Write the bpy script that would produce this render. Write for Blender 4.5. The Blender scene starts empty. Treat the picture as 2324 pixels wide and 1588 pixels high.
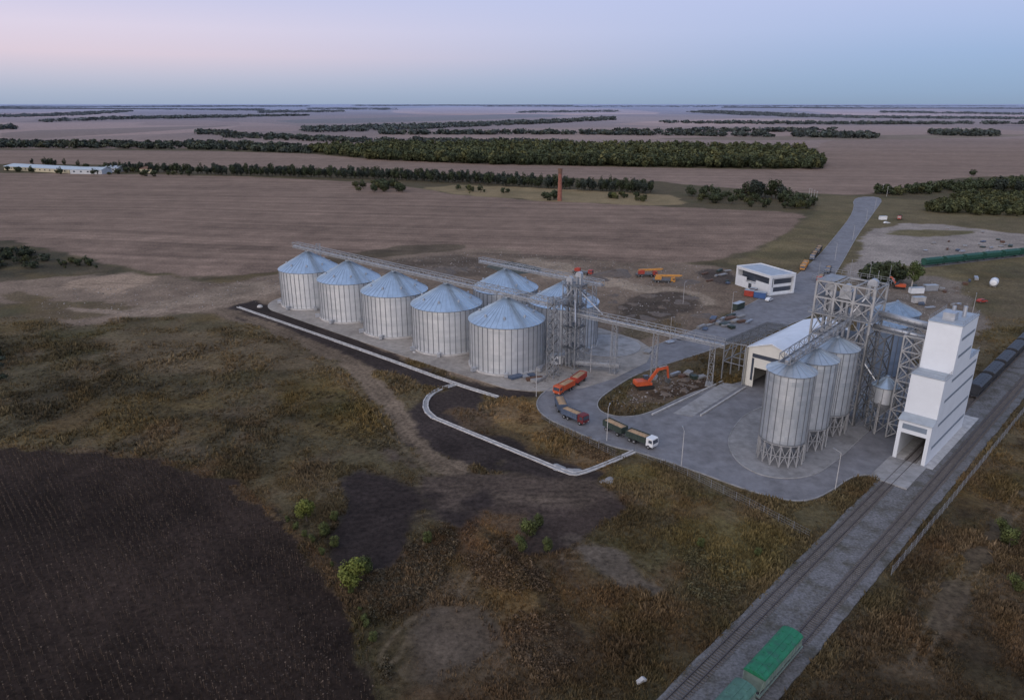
import bpy, math, random
import numpy as np
from mathutils import Vector, Matrix
random.seed(7)
R = np.random.default_rng(11)
scene = bpy.context.scene
COL = scene.collection
S2 = math.sqrt(2)
# ------------------------------------------------------------------ image pixels to site metres
# Site plan was un-projected from image pixels: camera at (0,0,80 m), tilt 19.1 deg.
# gp() turns an image pixel into metres on the site (z = h plane).
SF, SC, SS, SH = 1613.0, 0.9449, 0.3275, 80.0
def gp(px, py, h=0.0):
    u = (px-1162)/SF; v = (py-794)/SF
    t = (SH-h)/(SS+v*SC)
    return (t*u, t*(SC-v*SS))
def gps(pts): return [gp(*p) for p in pts]
def AB(a, b): return ((a+b)/S2, (a-b)/S2)

def lin(c):
    c = c/255.0
    return c/12.92 if c <= 0.04045 else ((c+0.055)/1.055)**2.4
KE = 0.86
def ob(r, g, b): return np.array([lin(r)*1.0, lin(g)*0.975, lin(b)*0.87])/KE
def sc(r, g, b, k=1.0): return (lin(r)*k, lin(g)*k, lin(b)*k, 1)

# ------------------------------------------------------------------ materials
MATS = {}
def mat(name, col, rough=0.6, metal=0.0, var=0.15, scale=0.6, bump=0.0, bscale=8.0, stripes=None, spec=0.4, attr=False, col2=None, scale2=.15, cov=(.5, .62)):
    if name in MATS: return MATS[name]
    m = bpy.data.materials.new(name); m.use_nodes = True
    nt = m.node_tree; N = nt.nodes; L = nt.links
    bs = N['Principled BSDF']
    bs.inputs['Roughness'].default_value = rough
    bs.inputs['Metallic'].default_value = metal
    bs.inputs['Specular IOR Level'].default_value = spec
    tc = N.new('ShaderNodeTexCoord')
    nz = N.new('ShaderNodeTexNoise'); nz.inputs['Scale'].default_value = scale
    nz.inputs['Detail'].default_value = 6; nz.inputs['Roughness'].default_value = 0.65
    L.new(tc.outputs['Object'], nz.inputs['Vector'])
    mr = N.new('ShaderNodeMapRange')
    mr.inputs['From Min'].default_value = 0.3; mr.inputs['From Max'].default_value = 0.7
    mr.inputs['To Min'].default_value = 1-var; mr.inputs['To Max'].default_value = 1+var
    L.new(nz.outputs['Fac'], mr.inputs['Value'])
    mx = N.new('ShaderNodeVectorMath'); mx.operation = 'SCALE'
    if attr:
        at = N.new('ShaderNodeAttribute'); at.attribute_name = 'tint'
        L.new(at.outputs['Color'], mx.inputs[0])
    elif col2:
        n3 = N.new('ShaderNodeTexNoise'); n3.inputs['Scale'].default_value = scale2; n3.inputs['Detail'].default_value = 8; n3.inputs['Roughness'].default_value = .7
        L.new(tc.outputs['Object'], n3.inputs['Vector'])
        m3 = N.new('ShaderNodeMapRange'); m3.inputs['From Min'].default_value = cov[0]; m3.inputs['From Max'].default_value = cov[1]; L.new(n3.outputs['Fac'], m3.inputs['Value'])
        mc = N.new('ShaderNodeMixRGB'); mc.inputs[1].default_value = col; mc.inputs[2].default_value = col2; L.new(m3.outputs[0], mc.inputs['Fac']); L.new(mc.outputs[0], mx.inputs[0])
    else:
        mx.inputs[0].default_value = col[:3]
    L.new(mr.outputs['Result'], mx.inputs['Scale'])
    L.new(mx.outputs['Vector'], bs.inputs['Base Color'])
    if stripes:
        axis, per, amt = stripes
        sx = N.new('ShaderNodeSeparateXYZ'); L.new(tc.outputs['Object'], sx.inputs[0])
        mm = N.new('ShaderNodeMath'); mm.operation = 'MULTIPLY'; mm.inputs[1].default_value = 2*math.pi/per
        L.new(sx.outputs[axis], mm.inputs[0])
        sn = N.new('ShaderNodeMath'); sn.operation = 'SINE'; L.new(mm.outputs[0], sn.inputs[0])
        bp = N.new('ShaderNodeBump'); bp.inputs['Strength'].default_value = amt; bp.inputs['Distance'].default_value = 0.05
        L.new(sn.outputs[0], bp.inputs['Height']); L.new(bp.outputs[0], bs.inputs['Normal'])
    elif bump > 0:
        n2 = N.new('ShaderNodeTexNoise'); n2.inputs['Scale'].default_value = bscale; n2.inputs['Detail'].default_value = 5
        L.new(tc.outputs['Object'], n2.inputs['Vector'])
        bp = N.new('ShaderNodeBump'); bp.inputs['Strength'].default_value = bump; bp.inputs['Distance'].default_value = 0.1
        L.new(n2.outputs['Fac'], bp.inputs['Height']); L.new(bp.outputs[0], bs.inputs['Normal'])
    MATS[name] = m
    return m

def sheets_material(name, c1, c2, rough, metal):
    """galvanised sheet rings: every rolled sheet has a slightly different zinc tone"""
    m = mat(name, c1, rough, metal, .06, .5, stripes=('Z', 0.4, 0.2)); nt = m.node_tree; N = nt.nodes; L = nt.links
    tc = N.new('ShaderNodeTexCoord'); sx = N.new('ShaderNodeSeparateXYZ'); L.new(tc.outputs['Object'], sx.inputs[0])
    at = N.new('ShaderNodeMath'); at.operation = 'ARCTAN2'; L.new(sx.outputs['Y'], at.inputs[0]); L.new(sx.outputs['X'], at.inputs[1])
    ma = N.new('ShaderNodeMath'); ma.operation = 'MULTIPLY'; ma.inputs[1].default_value = 20/(2*math.pi); L.new(at.outputs[0], ma.inputs[0])
    mz = N.new('ShaderNodeMath'); mz.operation = 'MULTIPLY'; mz.inputs[1].default_value = 1/1.12; L.new(sx.outputs['Z'], mz.inputs[0])
    fa = N.new('ShaderNodeMath'); fa.operation = 'FLOOR'; L.new(ma.outputs[0], fa.inputs[0])
    fz = N.new('ShaderNodeMath'); fz.operation = 'FLOOR'; L.new(mz.outputs[0], fz.inputs[0])
    oi = N.new('ShaderNodeObjectInfo')
    cb = N.new('ShaderNodeCombineXYZ'); L.new(fa.outputs[0], cb.inputs[0]); L.new(fz.outputs[0], cb.inputs[1]); L.new(oi.outputs['Random'], cb.inputs[2])
    wn = N.new('ShaderNodeTexWhiteNoise'); L.new(cb.outputs[0], wn.inputs['Vector'])
    rw1 = N.new('ShaderNodeTexWhiteNoise'); rw1.noise_dimensions = '1D'; L.new(fz.outputs[0], rw1.inputs['W'])
    av = N.new('ShaderNodeMath'); av.operation = 'ADD'; L.new(wn.outputs['Value'], av.inputs[0]); L.new(rw1.outputs['Value'], av.inputs[1])
    hv = N.new('ShaderNodeMath'); hv.operation = 'MULTIPLY'; hv.inputs[1].default_value = .5; L.new(av.outputs[0], hv.inputs[0])
    mc = N.new('ShaderNodeMixRGB'); mc.inputs[1].default_value = c1; mc.inputs[2].default_value = c2; L.new(hv.outputs[0], mc.inputs['Fac'])
    vm = [n for n in N if n.type == 'VECT_MATH'][0]; L.new(mc.outputs[0], vm.inputs[0])
    return m
M_galv = sheets_material('galvanised_wall', (0.53, 0.56, 0.59, 1), (0.66, 0.68, 0.70, 1), 0.40, 0.6)
M_galvr = mat('galvanised_roof', (0.46, 0.55, 0.64, 1), 0.34, 0.75, 0.16, 0.35)
M_rib = mat('galvanised_stiffener', (0.20, 0.215, 0.235, 1), 0.5, 0.5, 0.12)
M_ribr = mat('roof_rib', (0.34, 0.41, 0.48, 1), 0.4, 0.6, 0.1)
M_steel = mat('steel_frame', (0.26, 0.27, 0.285, 1), 0.5, 0.4, 0.25, 0.8)
M_steeld = mat('steel_dark', (0.12, 0.125, 0.13, 1), 0.55, 0.4, 0.25, 0.8)
M_duct = mat('duct_steel', (0.38, 0.40, 0.43, 1), 0.4, 0.5, 0.15, 0.7)
M_conc = mat('concrete', (0.27, 0.268, 0.268, 1), 0.85, 0, 0.2, 0.35, 0.3, col2=(.19, .185, .18, 1))
M_concl = mat('concrete_light', (0.39, 0.385, 0.38, 1), 0.85, 0, 0.25, 0.8, 0.3)
M_white = mat('white_cladding', (0.60, 0.635, 0.675, 1), 0.45, 0, 0.05, 0.25, stripes=('Z', .55, 0.05))
M_whiter = mat('white_roof', (0.62, 0.66, 0.71, 1), 0.45, 0, 0.08, 0.3)
M_cream = mat('cream_cladding', (0.60, 0.59, 0.54, 1), 0.5, 0, 0.06, 0.3)
M_grayr = mat('grey_roof', (0.34, 0.38, 0.42, 1), 0.5, 0.2, 0.15, 0.4)
M_glass = mat('window_glass', (0.05, 0.06, 0.08, 1), 0.15, 0.0, 0.1, spec=0.8)
M_band = mat('band_glazing', (0.17, .21, .26, 1), .35)
M_dark = mat('dark_opening', (0.03, 0.03, 0.03, 1), 0.9)
M_orange = mat('orange_paint', (0.46, 0.085, 0.03, 1), 0.5, 0, 0.2, 1.2)
M_yellow = mat('amber_paint', (0.46, 0.22, 0.05, 1), 0.5, 0, 0.2, 1.2)
M_red = mat('dark_red_paint', (0.13, 0.022, 0.025, 1), 0.5, 0, 0.2)
M_redb = mat('red_paint', (0.33, 0.05, 0.035, 1), 0.5, 0, 0.2)
M_blue = mat('blue_grey_paint', (0.075, 0.10, 0.15, 1), 0.55, 0, 0.2)
M_blueb = mat('blue_paint', (0.05, 0.11, 0.27, 1), 0.5, 0, 0.15)
M_dgreen = mat('dark_green_paint', (0.035, 0.05, 0.042, 1), 0.55, 0, 0.25)
M_green = mat('wagon_green', (0.012, 0.135, 0.065, 1), 0.55, 0, 0.3, 0.9, col2=(.02, .095, .06, 1), scale2=.5)
M_greend = mat('wagon_green_side', (0.018, 0.075, 0.055, 1), 0.55, 0, 0.3, 0.9)
M_pale = mat('wagon_pale_green', (0.15, 0.20, 0.175, 1), 0.6, 0, 0.3, 0.9)
M_greyg = mat('wagon_grey_green', (0.055, 0.125, 0.095, 1), 0.6, 0, 0.35, 0.9)
M_black = mat('black_wagon', (0.035, 0.038, 0.045, 1), 0.5, 0, 0.3, 0.9)
M_cabw = mat('white_cab', (0.62, 0.64, 0.66, 1), 0.45, 0, 0.08)
M_tyre = mat('rubber', (0.02, 0.02, 0.02, 1), 0.9)
M_grain = mat('grain', (0.30, 0.205, 0.125, 1), 0.95, 0, 0.25, 2.0, 0.5)
M_brick = mat('brick_red', (0.22, 0.09, 0.065, 1), 0.9, 0, 0.25, 0.5)
M_bark = mat('bark', (0.07, 0.055, 0.045, 1), 0.95, 0, 0.2, 2)
M_birch = mat('birch_bark', (0.4, 0.38, 0.35, 1), 0.95, 0, 0.3, 2)
M_asph = mat('asphalt', (0.172, 0.172, 0.184, 1), 0.85, 0, 0.25, 0.35, 0.25, 5, col2=(.125, .122, .126, 1), scale2=.07, cov=(.45, .65))
M_ballast = mat('ballast', (0.135, 0.133, 0.136, 1), 0.95, 0, 0.45, 2.2, 0.9, 5, col2=(.075, .070, .058, 1), scale2=.22, cov=(.45, .62))
M_rail = mat('rail_steel', (0.10, 0.085, 0.085, 1), 0.4, 0.5, 0.15)
M_sleep = mat('sleeper', (0.115, 0.105, 0.10, 1), 0.9, 0, 0.3, 1.0)
M_rust = mat('rusty_brown', (0.12, 0.07, 0.05, 1), 0.85, 0, 0.3)
M_earth = mat('piled_earth', (0.115, 0.092, 0.075, 1), 0.95, 0, 0.3, 0.8, 0.6, 3)
M_leaf = mat('leaves', (0.06, 0.08, 0.03, 1), 0.75, 0, 0.12, 0.8, attr=True, spec=0.15)
M_frame = mat('painted_grey_steel', (0.31, .315, .32, 1), .5, .2, .15)

# ------------------------------------------------------------------ mesh builder
class MB:
    def __init__(s): s.v = []; s.f = []
    def add(s, vs, fs):
        o = len(s.v); s.v += [tuple(p) for p in vs]; s.f += [tuple(i+o for i in f) for f in fs]
    def box(s, c, d, rz=0.0):
        x, y, z = d[0]/2, d[1]/2, d[2]/2; cr, sr = math.cos(rz), math.sin(rz)
        vs = []
        for dz in (-z, z):
            for dx, dy in ((-x, -y), (x, -y), (x, y), (-x, y)):
                vs.append((c[0]+dx*cr-dy*sr, c[1]+dx*sr+dy*cr, c[2]+dz))
        s.add(vs, [(0, 3, 2, 1), (4, 5, 6, 7), (0, 1, 5, 4), (1, 2, 6, 5), (2, 3, 7, 6), (3, 0, 4, 7)])
    def bx(s, x0, x1, y0, y1, z0, z1): s.box(((x0+x1)/2, (y0+y1)/2, (z0+z1)/2), (x1-x0, y1-y0, z1-z0)); return s
    def beam(s, p, q, w=0.2, h=None):
        h = h or w
        p = Vector(p); q = Vector(q); d = (q-p)
        if d.length < 1e-6: return
        d.normalize()
        up = Vector((0, 0, 1)) if abs(d.z) < 0.95 else Vector((0, 1, 0))
        r = d.cross(up).normalized()*w/2; u = r.cross(d).normalized()*h/2
        vs = [p-r-u, p+r-u, p+r+u, p-r+u, q-r-u, q+r-u, q+r+u, q-r+u]
        s.add(vs, [(0, 1, 2, 3), (7, 6, 5, 4), (0, 4, 5, 1), (1, 5, 6, 2), (2, 6, 7, 3), (3, 7, 4, 0)])
    def tube(s, p, q, r0, r1=None, n=12, cap=True):
        r1 = r0 if r1 is None else r1
        p = Vector(p); q = Vector(q); d = (q-p).normalized()
        up = Vector((0, 0, 1)) if abs(d.z) < 0.95 else Vector((1, 0, 0))
        a = d.cross(up).normalized(); b = d.cross(a)
        vs = []
        for c, r in ((p, r0), (q, r1)):
            for i in range(n):
                t = 2*math.pi*i/n; vs.append(c+a*math.cos(t)*r+b*math.sin(t)*r)
        fs = [(i, (i+1) % n, n+(i+1) % n, n+i) for i in range(n)]
        if cap: fs += [tuple(range(n-1, -1, -1)), tuple(range(n, 2*n))]
        s.add(vs, fs)
    def prism(s, prof, y0, y1, axis='y'):
        n = len(prof)
        if axis == 'y': vs = [(x, y0, z) for x, z in prof]+[(x, y1, z) for x, z in prof]
        elif axis == 'x': vs = [(y0, x, z) for x, z in prof]+[(y1, x, z) for x, z in prof]
        else: vs = [(x, z, y0) for x, z in prof]+[(x, z, y1) for x, z in prof]
        fs = [(i, (i+1) % n, n+(i+1) % n, n+i) for i in range(n)]+[tuple(range(n-1, -1, -1)), tuple(range(n, 2*n))]
        s.add(vs, fs)
    def lattice(s, cx, cy, w, d, z0, z1, panel, t=0.2, t2=0.12, w2=None, d2=None, rz=0.0):
        w2 = w if w2 is None else w2; d2 = d if d2 is None else d2
        n = max(1, round((z1-z0)/panel)); cr, sr = math.cos(rz), math.sin(rz)
        def cn(i, z):
            f = (z-z0)/(z1-z0); ww = (w+(w2-w)*f)/2; dd = (d+(d2-d)*f)/2
            sx, sy = ((-1, -1), (1, -1), (1, 1), (-1, 1))[i]
            x, y = sx*ww, sy*dd
            return (cx+x*cr-y*sr, cy+x*sr+y*cr, z)
        for i in range(4): s.beam(cn(i, z0), cn(i, z1), t)
        for k in range(n):
            a = z0+(z1-z0)*k/n; b = z0+(z1-z0)*(k+1)/n
            for i in range(4):
                j = (i+1) % 4
                s.beam(cn(i, b), cn(j, b), t2)
                s.beam(cn(i, a), cn(j, b), t2*0.9); s.beam(cn(j, a), cn(i, b), t2*0.9)

def mesh_from(name, mb, m):
    me = bpy.data.meshes.new(name); me.from_pydata(mb.v, [], mb.f); me.update()
    me.materials.append(m); return me
def tag(o, label=None, cat=None, group=None, kind=None):
    if label: o['label'] = label
    if cat: o['category'] = cat
    if group: o['group'] = group
    if kind: o['kind'] = kind
    return o
def thing(name, label, cat, loc=(0, 0, 0), rot=0.0, group=None):
    o = bpy.data.objects.new(name, None); o.empty_display_size = 0.5
    o.location = (loc[0], loc[1], loc[2] if len(loc) > 2 else 0); o.rotation_euler = (0, 0, rot)
    COL.objects.link(o); return tag(o, label, cat, group)
def part(name, mb, m, parent, world=False, loc=(0, 0, 0), me=None, label=None):
    if me is None:
        if world:
            l = parent.location; mb.v = [(x-l.x, y-l.y, z-l.z) for x, y, z in mb.v]
        me = mesh_from(name, mb, m)
    o = bpy.data.objects.new(name, me); o.parent = parent; o.location = loc
    COL.objects.link(o)
    if label: o['label'] = label
    return o
def solo(name, mb, m, label=None, cat=None, group=None, kind=None, loc=(0, 0, 0), rot=0):
    o = bpy.data.objects.new(name, mesh_from(name, mb, m)); COL.objects.link(o)
    o.location = loc; o.rotation_euler = (0, 0, rot)
    return tag(o, label, cat, group, kind)
def clone(src, loc, rot, label=None, mats=None):
    o = src.copy(); COL.objects.link(o); o.location = (loc[0], loc[1], loc[2] if len(loc) > 2 else 0); o.rotation_euler = (0, 0, rot)
    if label: o['label'] = label
    def rec(s, d):
        for c in list(s.children):
            k = c.copy(); COL.objects.link(k); k.parent = d; rec(c, k)
    rec(src, o)
    return o
def shade(o, ang=35):
    for p in o.data.polygons: p.use_smooth = True
    return o

def big(name, V, F, m, cols=None):
    me = bpy.data.meshes.new(name)
    V = np.asarray(V, dtype=np.float32); F = np.asarray(F, dtype=np.int32)
    k = F.shape[1]
    me.vertices.add(len(V)); me.vertices.foreach_set('co', V.ravel())
    me.loops.add(F.size); me.loops.foreach_set('vertex_index', F.ravel())
    me.polygons.add(len(F)); me.polygons.foreach_set('loop_start', np.arange(0, F.size, k, dtype=np.int32))
    me.update(calc_edges=True)
    if cols is not None:
        at = me.color_attributes.new('tint', 'FLOAT_COLOR', 'POINT')
        c4 = np.ones((len(V), 4), dtype=np.float32); c4[:, :3] = cols
        at.data.foreach_set('color', c4.ravel())
    me.materials.append(m)
    return me

# ------------------------------------------------------------------ noise + painter
def h2(ix, iy, s):
    n = (ix*374761393+iy*668265263+s*1442695041) & 0x7fffffff
    n = ((n ^ (n >> 13))*1274126177) & 0x7fffffff
    return ((n ^ (n >> 16)) & 0xffff)/65535.0
def vn(x, y, s=0):
    ix = np.floor(x).astype(np.int64); iy = np.floor(y).astype(np.int64)
    fx = x-ix; fy = y-iy; fx = fx*fx*(3-2*fx); fy = fy*fy*(3-2*fy)
    a = h2(ix, iy, s); b = h2(ix+1, iy, s); c = h2(ix, iy+1, s); d = h2(ix+1, iy+1, s)
    return (a+(b-a)*fx)*(1-fy)+(c+(d-c)*fx)*fy
def fbm(x, y, sc_, s=0, o=4):
    r = 0; amp = 1; tot = 0; f = 1/sc_
    for k in range(o):
        r = r+amp*vn(x*f+k*17.3, y*f-k*9.1, s+k); tot += amp; amp *= 0.55; f *= 2.03
    return r/tot
def sdist(x, y, poly):
    d = np.full(x.shape, 1e18); ins = np.zeros(x.shape, bool); n = len(poly)
    for i in range(n):
        ax, ay = poly[i]; bx, by = poly[(i+1) % n]
        ex, ey = bx-ax, by-ay; L = ex*ex+ey*ey+1e-9
        t = np.clip(((x-ax)*ex+(y-ay)*ey)/L, 0, 1)
        dd = (x-ax-t*ex)**2+(y-ay-t*ey)**2; d = np.minimum(d, dd)
        c = ((ay > y) != (by > y)) & (x < (bx-ax)*(y-ay)/(by-ay+1e-12)+ax)
        ins ^= c
    d = np.sqrt(d); return np.where(ins, -d, d)
def ldist(x, y, pl):
    d = np.full(x.shape, 1e18)
    for (ax, ay), (bx, by) in zip(pl[:-1], pl[1:]):
        ex, ey = bx-ax, by-ay; L = ex*ex+ey*ey+1e-9
        t = np.clip(((x-ax)*ex+(y-ay)*ey)/L, 0, 1)
        d = np.minimum(d, (x-ax-t*ex)**2+(y-ay-t*ey)**2)
    return np.sqrt(d)
def chaikin(p, n=2, closed=True):
    for _ in range(n):
        q = []
        m = len(p)
        for i in range(m if closed else m-1):
            a, b = p[i], p[(i+1) % m]
            q.append((a[0]*.75+b[0]*.25, a[1]*.75+b[1]*.25)); q.append((a[0]*.25+b[0]*.75, a[1]*.25+b[1]*.75))
        if not closed: q = [p[0]]+q+[p[-1]]
        p = q
    return p

FLD = [(-600, 392), (0, 392), (500, 398), (800, 412), (930, 424), (1060, 447), (1560, 472), (1830, 482), (1815, 508), (1740, 560), (1580, 600), (1250, 600), (1000, 566), (860, 578), (660, 612), (480, 632), (380, 622), (250, 600), (120, 570), (0, 548), (-600, 540)]
SUN = [(-500, 985), (0, 1012), (150, 1016), (300, 1032), (400, 1048), (480, 1076), (560, 1118), (620, 1164), (690, 1232), (745, 1290), (800, 1375), (840, 1470), (880, 1588), (900, 1800), (-500, 1800)]
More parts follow.
